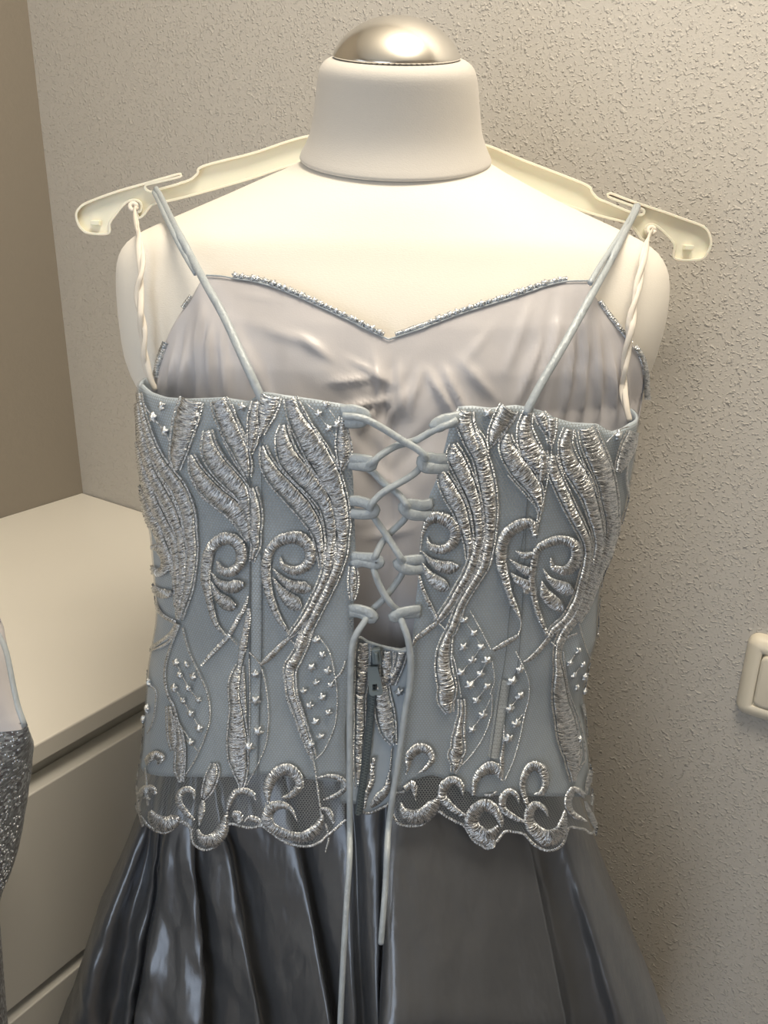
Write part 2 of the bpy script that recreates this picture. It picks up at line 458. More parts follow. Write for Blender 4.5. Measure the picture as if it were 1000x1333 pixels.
# ------------------------------------------------------------------ clothes hanger
HY = .645
HL = [(500, 160), (397, 178), (330, 199), (265, 216), (257, 226), (249, 233), (242, 236), (234, 238.5), (232, 239.5), (205, 247), (198, 249.5), (192, 248), (189, 244.5), (190.5, 241), (196, 239.5),
      (215, 235), (236, 229.5), (235, 226), (216, 231), (188, 239), (150, 250), (115, 263), (104, 270), (99, 279), (101, 290), (106, 298), (115, 303.5), (141, 304), (143, 291), (152, 278), (160, 268), (167, 262.5),
      (174, 260.5), (181, 262.5), (184, 268), (182.5, 275), (178, 277), (181, 284), (188, 279), (195, 270), (203, 265), (223, 261), (255, 253), (325, 233), (370, 218), (420, 206), (500, 190)]
HR = [(500, 190), (600, 200), (640, 217), (673, 243), (722, 262), (775, 279.5), (812, 289), (822, 294), (829, 302), (835, 311), (842, 313), (846, 307), (842, 303), (840, 298), (843, 294), (849, 292.5),
      (857, 296), (868, 306), (878, 319), (879, 337), (911, 338), (921, 330), (926, 317), (923, 303), (914, 294), (890, 285), (865, 276), (838, 267), (815, 259), (795, 251.5), (792, 256), (812, 264), (833, 271), (838.5, 274), (838, 278.5), (833, 280), (826, 278),
      (808, 271), (792, 264), (783, 260.5), (777, 257), (771, 250), (764, 241), (722, 224), (675, 206), (633, 189), (560, 170)]
hanger = thing('clothes_hanger', 'cream plastic clothes hanger behind the neck of the dress form', 'hanger', on_y(512, 200, HY))
pl = HL+HR[1:]
bm = bmesh.new()
from mathutils.geometry import tessellate_polygon
tri = tessellate_polygon([[Vector((x, y, 0)) for x, y in pl]])
fa = [bm.verts.new(on_y(x, y, HY+.0052)) for x, y in pl]
ba = [bm.verts.new(on_y(x, y, HY+.0095)) for x, y in pl]
for q in tri: bm.faces.new([fa[i] for i in q]); bm.faces.new([ba[i] for i in q][::-1])
for i in range(len(pl)):
    k = (i+1) % len(pl); bm.faces.new((fa[i], fa[k], ba[k], ba[i]))
bm_obj('hanger_plate', bm, M['hanger'], hanger)
# the raised rim that runs round the plate
S = crom([(x, y, 0) for x, y in pl]+[pl[0]+(0,)], 2.5)[:-1]
V = []; n_ = len(S)
for i, (x, y, _) in enumerate(S):
    x0, y0 = S[i-1][:2]; x1, y1 = S[(i+1) % n_][:2]
    d = math.hypot(x1-x0, y1-y0) or 1; nx, ny = -(y1-y0)/d, (x1-x0)/d
    for o_, dy in ((-1.3, .0097), (-1.5, .0004), (-1.0, 0.0), (1.4, 0.0), (1.9, .0005), (2.0, .0097)):
        V.append(on_y(x-nx*o_, y-ny*o_, HY+dy))
obj('rim', V, [(i*6+j, i*6+(j+1) % 6, ((i+1) % n_)*6+(j+1) % 6, ((i+1) % n_)*6+j) for i in range(n_) for j in range(6)], M['hanger'], hanger, None, False)
for lx, ly in ((125, 290), (896, 322)):
    bm = bmesh.new(); c = on_y(lx, ly, HY+.003)
    box_bm(bm, c, (0.0065, 0.006, 0.0035), bevel=0.0005)
    bm_obj('lug', bm, M['hanger'], hanger)
hk = on_y(512, 185, HY)
hp = [hk+Vector((0, 0.004, -0.01)), hk+Vector((0, 0.004, 0.02)), hk+Vector((0.004, 0.004, 0.035)), hk+Vector((0.012, 0.004, 0.044)), hk+Vector((0.005, 0.004, 0.054)), hk+Vector((-0.01, 0.004, 0.054)), hk+Vector((-0.018, 0.004, 0.044))]
tube('hook', hp, 0.0026, M['steel'], hanger, 8, 1, (0, 1, 0))

# ------------------------------------------------------------------ gown: guide surfaces (back shell and lining)
gown = thing('ball_gown', 'silver embroidered blue-grey ball gown laced at the back, hung in front of the dress form', 'dress', (0.0, 0.50, 0.0))
SIL_L = [(480, 178), (504, 174.5), (560, 174), (600, 177), (634, 180), (665, 186), (697, 192), (756, 197), (795, 200), (816, 199), (843, 194), (871, 189), (927, 185), (983, 181), (1007, 177), (1032, 174), (1120, 174)]
SIL_R = [(520, 838), (543, 836), (595, 831), (655, 820), (690, 810), (721, 800), (745, 789), (777, 784), (830, 781), (867, 770), (906, 763), (935, 765), (990, 770), (1032, 773), (1077, 778), (1130, 779)]
NEX = 2.5
def shell_b(z): return interp([(0.80, .088), (0.90, .086), (1.04, .074), (1.14, .072), (1.28, .076), (1.36, .076)], z)
def shell_yc(z): return interp([(0.80, .512), (1.04, .502), (1.26, .499), (1.31, .495)], z)
ROWS = []
def build_rows():
    z = 1.40
    while z > 0.80:
        Y = shell_yc(z)
        res = []
        for sil, sg in ((SIL_L, -1), (SIL_R, 1)):
            x = sg*0.15
            for _ in range(5):
                px, py = proj((x, Y-0.02, z)); x = on_y(interp(sil, py), py, Y-0.02).x
            res.append(x)
        ROWS.append((z, res[0], res[1])); z -= 0.004
build_rows()
ZT = sorted((r[0], r[1]) for r in ROWS); ZT2 = sorted((r[0], r[2]) for r in ROWS)
def shell_pt(p, z, off=0.0):
    l, r_ = interp(ZT, z), interp(ZT2, z); xc, a = (l+r_)/2, (r_-l)/2
    q = max(-1, min(1, p)); th = q*math.pi/2
    xp = math.copysign(abs(math.sin(th))**(2/NEX), q); dp = abs(math.cos(th))**(2/NEX)
    P = Vector((xc+(a+off)*xp, shell_yc(z)-(shell_b(z)+off)*dp, z))
    e = abs(p)-1
    if e > 0: P.y += e*0.06; P.x -= math.copysign(e*0.03, p)
    return P
def shell_p(P):
    l, r_ = interp(ZT, P.z), interp(ZT2, P.z); xc, a = (l+r_)/2, (r_-l)/2
    xp = max(-1, min(1, (P.x-xc)/a))
    return math.copysign(math.asin(min(1, abs(xp)**(NEX/2))), xp)/(math.pi/2)
def guide(fn, rows, cols):
    V = [fn(c, z) for z in rows for c in cols]
    return BVHTree.FromPolygons(V, grid_faces(len(rows), len(cols)), all_triangles=False)
zs = [1.39-0.0035*i for i in range(166)]
ps = [-1+2*i/160 for i in range(161)]
SHELL = guide(shell_pt, zs, ps)
UNDER = guide(lambda p, z: shell_pt(p, z, -0.013), zs, ps)
LIN_R = TORSO_UP[2:]+[(188, 600, 818, 600, .575, .116, 0, 2.5), (205, 700, 795, 700, .572, .110, 0, 2.5), (215, 800, 775, 800, .570, .100, 0, 2.5), (215, 920, 770, 920, .568, .098, 0, 2.5)]
LV = []
for r in LIN_R: LV += px_ring(*r, n=128, grow=0.005)
LIN = BVHTree.FromPolygons(LV, grid_faces(len(LIN_R), 128, True), all_triangles=False)
def hit(bvh, x, y, cxp=505, push=0.0):
    for k in range(40):
        d = ray(x, y).normalized()
        loc, nor, i, dist = bvh.ray_cast(CAM, d)
        if loc is not None:
            if nor.dot(d) > 0: nor = -nor
            return loc+nor*push, nor
        x += 1.0 if x < cxp else -1.0
    P = on_y(x, y, .49)
    return P, Vector((0, -1, 0))

# ------------------------------------------------------------------ gown: back panels and tulle
def to_pz(pts):
    out = []
    for x, y in pts:
        P, N = hit(SHELL, x, y); out.append((shell_p(P), P.z))
    return out
def panel(side, top, inner, bottom, off, cols, rows, wrap=True):
    """grid on the shell between the side edge and the inner edge, the top line and the bottom line"""
    tz = sorted(to_pz(top)); bz = sorted(to_pz(bottom))
    iz = sorted((z, p) for p, z in to_pz(inner))
    V = []; UV = []
    for j in range(rows):
        t = j/(rows-1)
        for i in range(cols):
            s = i/(cols-1)
            z = 1.1
            pi_ = 0
            for _ in range(8):
                pi_ = interp(iz, z)
                e = side*(1.12 if wrap else 1.0)
                p = lerp(e, pi_, s) if side < 0 else lerp(pi_, e, s)
                z = lerp(interp(tz, p), interp(bz, p), t)
            P = shell_pt(p, z, off); V.append(P); UV.append((0, z))
        row = V[-cols:]; u = [row[0].x]
        for a, b in zip(row, row[1:]): u.append(u[-1]+math.hypot(b.x-a.x, b.y-a.y))
        UV[-cols:] = [(q, v.z) for q, v in zip(u, row)]
    return V, grid_faces(rows, cols), UV
TOP_L = [(174, 504), (184, 501), (195, 511), (215, 518), (240, 520), (265, 519), (290, 518), (325, 523), (339, 511), (352, 512), (374, 516), (410, 521), (447, 527), (456, 530)]
INN_L = [(449, 527), (452, 560), (456, 590), (459, 620), (461, 660), (462, 700), (463, 760), (461, 830), (456, 900), (450, 1000), (447, 1110)]
HEM_L = [(170, 1040), (176, 1046), (183, 1060), (195, 1076), (213, 1085), (226, 1080), (236, 1070), (248, 1077), (251, 1095), (258, 1103), (269, 1107), (282, 1102), (291, 1093), (295, 1076), (304, 1073), (314, 1076), (328, 1078), (341, 1076), (352, 1083), (365, 1093), (381, 1100), (402, 1102), (418, 1096), (424, 1090), (434, 1082), (451, 1067), (458, 1062)]
BASE_L = [(170, 1000), (200, 1010), (235, 1013), (300, 1012), (345, 1009), (400, 1016), (455, 1020)]
TOP_R = [(588, 534), (598, 530), (615, 529), (640, 532), (671, 528), (690, 531), (710, 537), (724, 545), (745, 551), (780, 553), (790, 560), (799, 563), (811, 559), (822, 552), (836, 545)]
INN_R = [(597, 532), (588, 548), (578, 590), (571, 620), (560, 645), (549, 690), (545, 740), (541, 800), (536, 850), (530, 930), (521, 1000), (511, 1060), (509, 1110)]
HEM_R = [(507, 1052), (511, 1060), (516, 1070), (526, 1075), (546, 1075), (560, 1066), (570, 1057), (580, 1063), (593, 1070), (604, 1076), (616, 1094), (626, 1101), (636, 1105), (648, 1094), (657, 1083), (670, 1084), (682, 1087), (696, 1101), (714, 1108), (731, 1100), (739, 1079), (750, 1079), (760, 1081), (768, 1086), (778, 1080), (790, 1075)]
BASE_R = [(505, 1040), (535, 1018), (560, 1010), (590, 1020), (620, 1038), (665, 1036), (735, 1038), (785, 1034)]
def cloth_panel(side, top, inner, hem, base):
    V, Fc, UV = panel(side, top, inner, base, 0.0, 70, 70)
    for v in V:
        w = noise.noise(Vector((v.x*28, v.z*14, 3.0*side)))*0.0011 + noise.noise(Vector((v.x*60, v.z*22, 9.0)))*0.0004
        v.y += 0.0012+w
    o = obj('back_panel', V, Fc, M['cloth'], gown, UV)
    o['label'] = 'left lace-up half of the back, blue-grey cloth' if side < 0 else 'right lace-up half of the back, blue-grey cloth'
    md = o.modifiers.new('thick', 'SOLIDIFY'); md.thickness = 0.0012; md.offset = 1
    V, Fc, UV = panel(side, top, inner, hem, 0.0007, 190, 60)
    obj('tulle_overlay', V, Fc, M['net'], o, UV)
    return o
PANEL_L = cloth_panel(-1, TOP_L, INN_L, HEM_L, BASE_L)
PANEL_R = cloth_panel(1, TOP_R, INN_R, HEM_R, BASE_R)

# ------------------------------------------------------------------ gown: embroidery
CROP = dict(A=(165, 495), B=(290, 495), C=(165, 650), D=(290, 650), E=(165, 790), F=(290, 790), G=(165, 930), H=(290, 930),
            P=(530, 495), Q=(650, 495), R=(530, 650), S=(650, 650), T=(500, 790), U=(620, 790), V=(480, 930), W=(620, 930),
            K=(400, 500), L=(400, 700), M=(400, 880))
def pp(s):
    """'A 10,20,5 30,40,5 | C ...' -> points in photograph units (x, y, width)"""
    out = []
    for seg in s.split('|'):
        w = seg.split(); o = CROP[w[0]]; k = 5.0 if w[0] not in 'KLM' else 1000/220
        for q in w[1:]:
            v = [float(a) for a in q.split(',')]
            out.append((o[0]+v[0]/k, o[1]+v[1]/k, (v[2] if len(v) > 2 else 8)/k))
    return out
U5 = ((-1, -0.10), (-0.86, 0.55), (-0.45, 0.93), (0, 1.0), (0.45, 0.93), (0.86, 0.55), (1, -0.10))
U3 = ((-1, -0.10), (-0.6, 0.8), (0, 1.0), (0.6, 0.8), (1, -0.10))
def ribbon(pts, bvh, h, step=2.1, seed=0, slant=0.25, lift=0.0):
    rnd = random.Random(seed)
    S = crom(pts, step); n = len(S); V = []; UV = []; L = 0
    wmax = max(p[2] for p in S); U = U5 if wmax > 6 else U3
    prev = None
    for i, (x, y, w) in enumerate(S):
        x0, y0 = S[max(i-1, 0)][:2]; x1, y1 = S[min(i+1, n-1)][:2]
        d = math.hypot(x1-x0, y1-y0) or 1; tx, ty = (x1-x0)/d, (y1-y0)/d
        w = max(w, 1.0)*(1+rnd.uniform(-.07, .07))
        hh = h*min(1.0, 0.35+w/14.0)*(1.0+(0.30 if i % 2 else -0.30)+rnd.uniform(-.12, .12))
        row = []
        for u, pr in U:
            sl = slant*w*0.5*(1-u*u)*0.6
            X = x-ty*u*w/2+tx*sl; Y = y+tx*u*w/2+ty*sl
            P, N = hit(bvh, X, Y)
            row.append(P+N*(hh*pr*(1+rnd.uniform(-.04, .04))+0.0010+lift))
        c = row[len(row)//2]
        if prev is not None: L += (c-prev).length
        prev = c
        ww = (row[0]-row[-1]).length
        V += row; UV += [((u+1)/2*ww, L) for u, pr in U]
    return V, grid_faces(n, len(U)), UV
CNT = [0]
def outline(pts, gap=2.2, w=2.6):
    """the couched cord that runs round a satin-stitched leaf"""
    S = crom(pts, 4.0); n = len(S); res = []
    for sg in (-1, 1):
        o = []
        for i, (x, y, ww) in enumerate(S):
            x0, y0 = S[max(i-1, 0)][:2]; x1, y1 = S[min(i+1, n-1)][:2]
            d = math.hypot(x1-x0, y1-y0) or 1
            k = sg*(ww/2+gap)
            o.append((x-(y1-y0)/d*k, y+(x1-x0)/d*k, w))
        res.append(o)
    return res
def emb(name, s, parent, bvh=None, h=0.0013, cord=False, lift=0.0):
    bvh = bvh or SHELL
    CNT[0] += 1
    pts = pp(s)
    parts = [ribbon(pts, bvh, h, seed=CNT[0], lift=lift+0.00004*(CNT[0] % 5))]
    if cord:
        for o in outline(pts): parts.append(ribbon(o, bvh, 0.0006, 1.5, CNT[0]+500, 0.4))
    V, Fc, UV = join(parts)
    return obj(name, V, Fc, M['thread'], parent, UV)
# knots: little clusters of thread
def knot_mesh(k):
    bm = bmesh.new(); bmesh.ops.create_icosphere(bm, subdivisions=3, radius=1.0)
    for v in bm.verts:
        a = math.atan2(v.co.y, v.co.x)
        f_ = 1+0.30*math.cos(5*a+k)+0.45*noise.noise(v.co*2.8+Vector((k*3, 0, 0)))
        v.co = Vector((v.co.x*f_, v.co.y*f_, v.co.z*0.75))
    me = bpy.data.meshes.new('knot'); bm.to_mesh(me); bm.free(); me.materials.append(M['thread'])
    me.polygons.foreach_set('use_smooth', [True]*len(me.polygons))
    return me
KM = [knot_mesh(k) for k in range(4)]
def knots(s, parent, r=28, bvh=None):
    w = s.split(); o = CROP[w[0]]; k = 5.0 if w[0] not in 'KLM' else 1000/220
    for i, q in enumerate(w[1:]):
        x, y = (float(a) for a in q.split(','))
        P, N = hit(bvh or SHELL, o[0]+x/k, o[1]+y/k, push=0.0012)
        dep = (P-CAM).dot(FWD)
        ob = bpy.data.objects.new('thread_knot', KM[(i*3+len(s)) % 4]); COL.objects.link(ob)
        sc = r*1.2*random.uniform(.85, 1.1)/k*dep/F
        mw = Matrix.Translation(P) @ N.to_track_quat('Z', 'Y').to_matrix().to_4x4() @ Matrix.Rotation(random.uniform(0, 6), 4, 'Z') @ Matrix.Scale(sc, 4)
        ob.parent = parent; ob.matrix_parent_inverse = parent_inv(parent); ob.matrix_basis = mw
def leaves(parent, items, bvh=None, cord=True, h=0.0015):
    for s in items: emb('embroidered_leaf', s, parent, bvh, h, cord)
def scrolls(parent, items, bvh=None, h=0.0016):
    for s in items: emb('embroidered_scroll', s, parent, bvh, h)
def stems(parent, items, bvh=None, h=0.0009, lift=0.0):
    for s in items: emb('embroidered_stem', s, parent, bvh, h, False, lift)

# --- left half
leaves(PANEL_L, [
    'A 90,80,10 120,250,25 180,450,50 260,590,70 340,700,80 400,850,75 420,1000,62 | C 432,300,52 425,400,55 415,500,50 400,600,40 370,700,30 350,780,12',
    'A 75,150,22 100,350,38 150,560,48 220,700,55 290,830,55 340,960,45 | C 362,300,45 372,450,42 360,600,32 345,760,12',
    'A 70,400,18 105,570,36 165,750,50 225,880,50 280,980,45 | C 310,250,40 330,400,36 338,550,32 338,700,12',
    'A 85,680,20 120,800,48 165,920,55 | C 190,150,45 235,260,38 280,370,28 315,480,10',
    'A 430,120,130 390,250,140 355,400,110 335,500,80 335,585,15',
    'A 600,120,90 640,230,110 690,340,110 740,440,95 780,560,55 795,625,12',
    'A 530,320,35 545,450,95 600,550,105 680,640,105 750,720,85 785,820,45 798,900,12',
    'A 425,480,15 460,590,75 520,680,100 600,760,105 700,840,105 765,930,80 790,1000,50 | C 800,265,12',
    'A 825,690,15 838,800,55 845,900,60 838,1000,56 | C 845,290,42 830,350,20 820,400,6',
    'A 850,130,40 835,220,60 830,300,66 822,390,46 806,470,12',
    'B 315,88,130 292,180,115 272,280,55 255,350,12',
    'B 265,420,15 285,520,66 340,620,95 430,720,105 520,820,105 590,920,85 | D 622,220,60 640,320,42 648,440,15',
    'B 400,280,25 395,380,85 430,500,120 510,600,120 600,700,100 670,800,82 700,900,74 710,1000,66 | D 705,300,52 690,420,48 650,540,44 600,650,44 540,760,40 470,850,25 430,890,8',
    'B 440,110,70 480,240,95 550,360,120 620,480,140 690,600,132 740,720,105 768,830,95 780,950,85 | D 780,240,68 770,350,62 730,480,58 680,590,56 630,690,52 580,790,50 530,890,46 500,970,40',
    'B 785,230,25 780,330,56 786,420,85 790,480,76 770,575,10',
    'D 850,425,30 850,520,50 848,600,36 845,650,10'], cord=True)
scrolls(PANEL_L, [
    'D 378,365,12 395,425,40 460,458,60 530,440,72 572,380,80 562,300,86 500,250,88 420,250,82 340,290,72 295,370,66 285,480,66 300,580,56 330,680,50 370,770,40 410,830,25 440,890,8',
    'D 330,440,6 380,500,34 450,555,72 520,570,85 575,578,36',
    'D 330,500,6 375,575,52 430,640,92 480,680,90 512,700,36',
    'C 590,395,12 620,455,50 680,470,70 738,420,72 752,350,78 728,285,82 670,252,80 600,270,80 545,330,72 525,420,70 520,520,64 540,620,50 560,720,40 590,810,30 660,890,10',
    'C 560,470,6 600,530,40 660,565,80 720,560,90 768,552,40',
    'C 560,530,6 600,620,58 650,670,90 690,690,72 718,690,28',
    'C 172,310,30 225,315,60 265,380,64 255,450,60 205,475,50 172,430,18',
    'C 165,545,12 215,600,56 275,612,60 310,590,20'])
stems(PANEL_L, [
    'C 168,620,16 230,740,25 325,800,25', 'C 340,800,35 300,870,34 230,925,25 155,975,22', 'C 335,840,16 270,935,18 155,990,14',
    'C 795,620,15 770,700,28 720,790,32 670,880,32 600,960,32 | E 555,305,30 495,375,16',
    'C 800,700,22 790,800,42 770,900,46 755,980,50 | E 755,280,46 745,340,34 738,400,24 735,450,10', 'E 665,180,12 690,205,14 725,245,10',
    'A 105,105,8 150,200,10 260,340,10 300,440,8', 'A 690,150,10 750,330,10 795,430,8', 'A 630,390,9 700,520,10 785,645,8', 'A 440,640,9 500,760,10 620,830,10 700,920,10 755,1010,8',
    'B 360,190,10 330,260,12 240,370,10 175,480,8', 'B 430,260,9 470,420,10 560,560,10 640,680,8', 'B 500,130,12 580,280,12 680,460,12 745,620,12 805,800,12 820,960,8',
    'B 550,150,7 620,215,7 690,310,7 745,375,7', 'B 690,180,7 760,280,7', 'B 705,470,9 770,578,10 830,490,9',
    'E 760,420,22 768,600,22 775,700,16', 'E 800,290,8 870,370,10 910,530,10 925,720,10 910,880,10 870,990,8 | G 830,370,8 785,455,7', 'E 800,330,7 805,600,7 800,900,7 790,990,6',
    'F 440,195,25 380,250,38 300,330,38 245,375,16', 'F 435,200,10 490,262,10', 'F 405,430,14 420,590,15 480,740,15 540,900,14 | H 590,300,12 622,500,12 640,640,12',
    'F 620,180,9 690,280,10 722,400,10 745,560,10 740,700,10 720,800,10 660,930,10 605,985,8', 'F 480,450,8 490,600,8 540,760,7', 'F 800,340,12 775,420,18 740,455,10 700,505,7',
    'E 350,110,14 285,280,16 255,420,16 270,560,14 310,640,14 340,740,14 372,850,14 378,990,12 | G 365,430,8', 'E 370,130,10 410,280,11 460,400,11 530,560,11 545,720,11 510,850,11 450,990,10 | G 375,410,8',
    'E 330,360,6 410,525,6 475,600,6', 'E 320,525,6 425,690,6 480,785,6', 'E 375,605,6 425,690,6', 'E 340,740,6 425,875,6 475,945,6',
    'E 105,410,9 155,500,9 200,560,9 180,740,9 145,820,8', 'E 110,730,8 90,890,10 80,990,10', 'E 310,700,20 318,800,24 315,920,14'], h=0.0008)
leaves(PANEL_L, [
    'E 742,370,24 712,470,60 706,560,60 716,650,66 722,760,96 725,870,118 727,970,108 | G 735,310,98 745,380,66 752,435,30 748,475,6',
    'F 560,130,50 520,250,48 475,335,60 440,400,64 438,470,50', 'F 438,440,58 442,500,50 457,580,44 485,660,40 525,790,38 565,900,30 592,975,10',
    'E 285,640,20 298,750,40 305,850,40 312,930,12', 'E 342,770,8 352,880,36 352,985,44 | G 348,350,44 355,400,22 360,435,6'], cord=True, h=0.0010)
knots('A 240,170 185,240 260,330 755,170', PANEL_L, 24)
knots('B 675,155 625,215 690,310 745,285', PANEL_L, 22)
knots('F 610,210 650,305 580,385 685,410 610,485 705,500 530,540 650,580 570,635 690,680 605,740 640,835 580,885', PANEL_L, 21)
knots('E 330,360 400,370 355,440 440,450 320,525 410,525 375,605 475,600 425,690 480,785 425,875 155,490 145,660 110,730', PANEL_L, 20)
knots('E 840,430 845,600 860,800 805,905', PANEL_L, 25)
scrolls(PANEL_L, [
    'G 150,330,10 150,295,46 190,262,58 232,280,50 218,322,16', 'G 200,520,12 172,480,48 122,492,56 118,525,40 160,552,14',
    'G 160,620,20 190,680,86 250,712,106 320,685,86 355,655,16', 'G 448,550,8 440,500,32 400,482,42 355,512,50 350,570,40 400,640,30 450,682,12',
    'G 505,545,18 495,610,46 488,655,36 478,720,8', 'G 465,735,12 495,800,56 560,815,96 620,765,88 642,690,56 662,620,16',
    'G 660,615,16 678,560,48 712,505,50 762,490,44 820,512,38 842,545,10', 'G 690,640,40 725,655,70 745,690,40',
    'G 770,690,10 800,665,30 850,680,40 885,710,20',
    'H 300,565,16 298,470,70 340,390,80 420,352,80 488,400,64 500,465,60 445,520,42 385,532,8', 'H 490,690,6 450,612,30 390,582,50 322,602,72 292,660,80 322,722,62 420,775,60 520,792,70 600,752,80 640,692,58 652,635,16',
    'H 618,405,12 700,392,26 780,420,38 800,470,32 740,520,32 658,547,10', 'H 640,600,8 690,622,42 722,695,16'])
leaves(PANEL_L, ['G 572,308,10 572,350,50 552,420,62 528,490,46 505,540,8'], cord=True, h=0.0009)
stems(PANEL_L, ['G 80,320,14 65,420,16 85,560,16 100,660,22 115,725,16', 'G 130,340,10 140,470,12 148,590,14', 'H 640,640,12 690,780,14 670,890,10', 'H 690,775,10 740,740,12 805,680,10',
                'G 350,690,12 400,720,12 435,745,12', 'H 280,560,12 290,620,14'])

# --- right half
leaves(PANEL_R, [
    'P 385,190,80 372,265,95 412,380,85 475,500,86 508,620,92 530,740,88 542,860,74 536,1000,64 | R 520,330,58 500,420,54 450,510,46 400,590,42 345,690,42 310,790,46 280,860,46 | T 420,170,40 395,260,70 386,340,84 390,420,94 410,520,102 402,600,92 425,680,30',
    'P 300,405,20 310,480,92 350,570,95 400,680,86 440,790,72 460,900,58 468,1000,52 | R 460,280,52 430,400,58 390,490,50 340,570,42 290,660,42 225,750,32 190,792,12',
    'P 225,560,12 245,645,76 290,740,94 340,830,86 372,930,70 390,1000,60 | R 402,300,40 396,385,12',
    'P 440,330,30 475,400,56 492,460,50 500,500,20',
    'P 665,178,110 622,250,105 572,340,76 540,412,22', 'P 650,340,25 650,430,92 700,530,112 760,610,112 820,690,92 850,770,54 861,850,8',
    'P 790,200,46 765,300,76 780,400,112 812,480,122 842,550,56 852,592,12', 'P 880,450,36 882,560,58 868,645,30', 'P 855,208,56 880,260,60 905,330,20', 'P 935,238,56 932,330,48 930,412,16',
    'Q 340,480,30 350,580,66 390,680,66 440,790,66 490,890,60 540,990,54 | S 560,270,46 570,340,42 560,430,42 540,520,48 500,650,44 430,770,36 350,840,30 310,892,12',
    'Q 450,310,46 430,420,76 460,540,104 530,650,112 580,760,86 612,870,74 636,970,60 | S 645,270,52 640,340,50 620,430,48 580,560,44 540,660,40 490,760,36 420,850,36 382,930,36',
    'Q 560,300,90 600,420,120 650,540,120 690,660,104 712,780,96 726,900,74 726,1000,68 | S 715,260,66 700,340,58 660,430,52 610,540,40 560,680,34 502,790,20',
    'Q 860,330,46 832,420,74 792,520,56 760,592,14', 'T 500,590,18 505,680,24 490,780,40 480,860,62 480,930,76 | V 562,260,76 566,315,46 550,372,8',
    'U 530,215,30 520,330,28 532,420,46 536,520,74 546,620,94 570,720,112 590,830,122 612,930,108 | W 620,270,92 618,330,62 622,385,34 620,432,8'], cord=True)
scrolls(PANEL_R, [
    'R 130,238,10 142,290,40 190,320,60 250,316,66 300,270,76 312,200,82 270,140,86 200,115,80 142,130,68 114,180,38 96,240,20 86,330,14',
    'R 95,330,6 150,392,42 220,432,80 290,440,82 332,430,28', 'R 95,400,6 140,482,60 190,532,90 240,562,80 267,572,28',
    'R 830,230,50 800,152,62 720,170,80 650,222,80 615,300,76 610,400,72 630,490,62 660,600,46 690,680,46 732,772,16',
    'R 700,328,8 760,360,48 822,348,30', 'R 660,380,6 720,432,42 780,462,62 805,450,28', 'R 670,470,6 720,522,60 780,560,62 762,602,36',
    'S 328,370,8 342,430,40 400,460,60 460,440,70 498,370,76 480,292,76 400,260,66 310,280,56 240,330,50 215,430,46 206,530,46 222,640,42 250,740,40 290,840,26 316,890,8',
    'S 275,440,6 320,512,42 390,562,80 440,582,80 472,590,28', 'S 270,520,8 292,600,70 340,660,90 390,692,72 407,690,28'])
stems(PANEL_R, [
    'R 80,390,14 80,500,20 110,600,26 150,690,30 192,775,20', 'R 205,788,24 130,850,36 62,902,32 38,945,12', 'R 205,800,12 252,852,12', 'R 850,70,12 842,150,14 838,215,12', 'R 736,770,8 735,830,9 718,885,9',
    'R 718,885,24 640,932,36 558,978,22', 'U 472,190,24 420,262,32 352,330,28 305,355,12', 'U 478,220,10 520,262,10', 'S 320,890,30 300,930,26',
    'P 720,200,10 620,350,12 535,440,10', 'P 820,220,10 880,330,10 932,425,10', 'P 430,195,12 440,280,12 470,350,10', 'P 650,610,12 720,690,12 860,850,10',
    'Q 340,380,9 325,560,9 275,820,10 245,960,10', 'Q 690,400,8 775,320,9 830,300,9', 'Q 480,310,9 520,470,10 590,640,10 650,790,8', 'Q 640,330,9 680,440,10 740,600,9', 'Q 830,520,10 820,640,14 835,760,14 | S 830,80,14 815,160,10',
    'S 775,315,14 720,400,26 690,480,22 680,570,12', 'S 650,640,9 660,760,9 655,900,8',
    'T 555,15,8 640,170,9 690,270,9', 'T 700,560,8 695,700,9 640,850,9 550,980,8 | V 690,230,9 620,310,9 552,362,8', 'T 440,300,9 465,380,9 500,580,8', 'T 700,340,7 715,470,8 690,560,8',
    'T 850,280,8 930,450,9 940,570,9 910,700,9 880,850,9 840,990,8 | V 920,340,8 880,430,7', 'T 780,760,8 775,880,16 765,980,26 | V 865,280,30 865,420,20',
    'T 500,420,6 570,340,6 630,255,6', 'T 555,500,6 625,430,6 665,340,6', 'T 520,80,6 580,165,6 630,255,6', 'T 600,600,6 665,510,6', 'T 570,790,6 640,695,6 690,590,6', 'T 815,655,6 880,570,6', 'T 855,750,6 900,690,6',
    'U 660,100,9 700,250,10 732,335,9', 'U 560,280,9 590,520,9 650,700,9 690,850,9 700,990,9 | W 690,310,9 622,425,8', 'U 560,215,10 600,190,16 650,170,12', 'U 600,360,6 655,280,6', 'U 625,440,6 685,370,6',
    'U 745,360,20 738,450,26 712,560,16', 'U 680,630,22 715,720,30 740,850,8', 'V 750,520,16 800,520,20 832,495,12'], h=0.0008)
knots('P 525,210', PANEL_R, 28)
knots('Q 765,355', PANEL_R, 28)
knots('T 520,80 580,165 515,255 630,255 570,340 665,340 500,420 625,430 555,500 665,510 600,600 640,695 570,790 880,400 830,475 880,570 815,655 855,750 805,850', PANEL_R, 24)
knots('U 655,280 600,360 685,370 625,440 695,450 645,520 700,545 665,860', PANEL_R, 20)
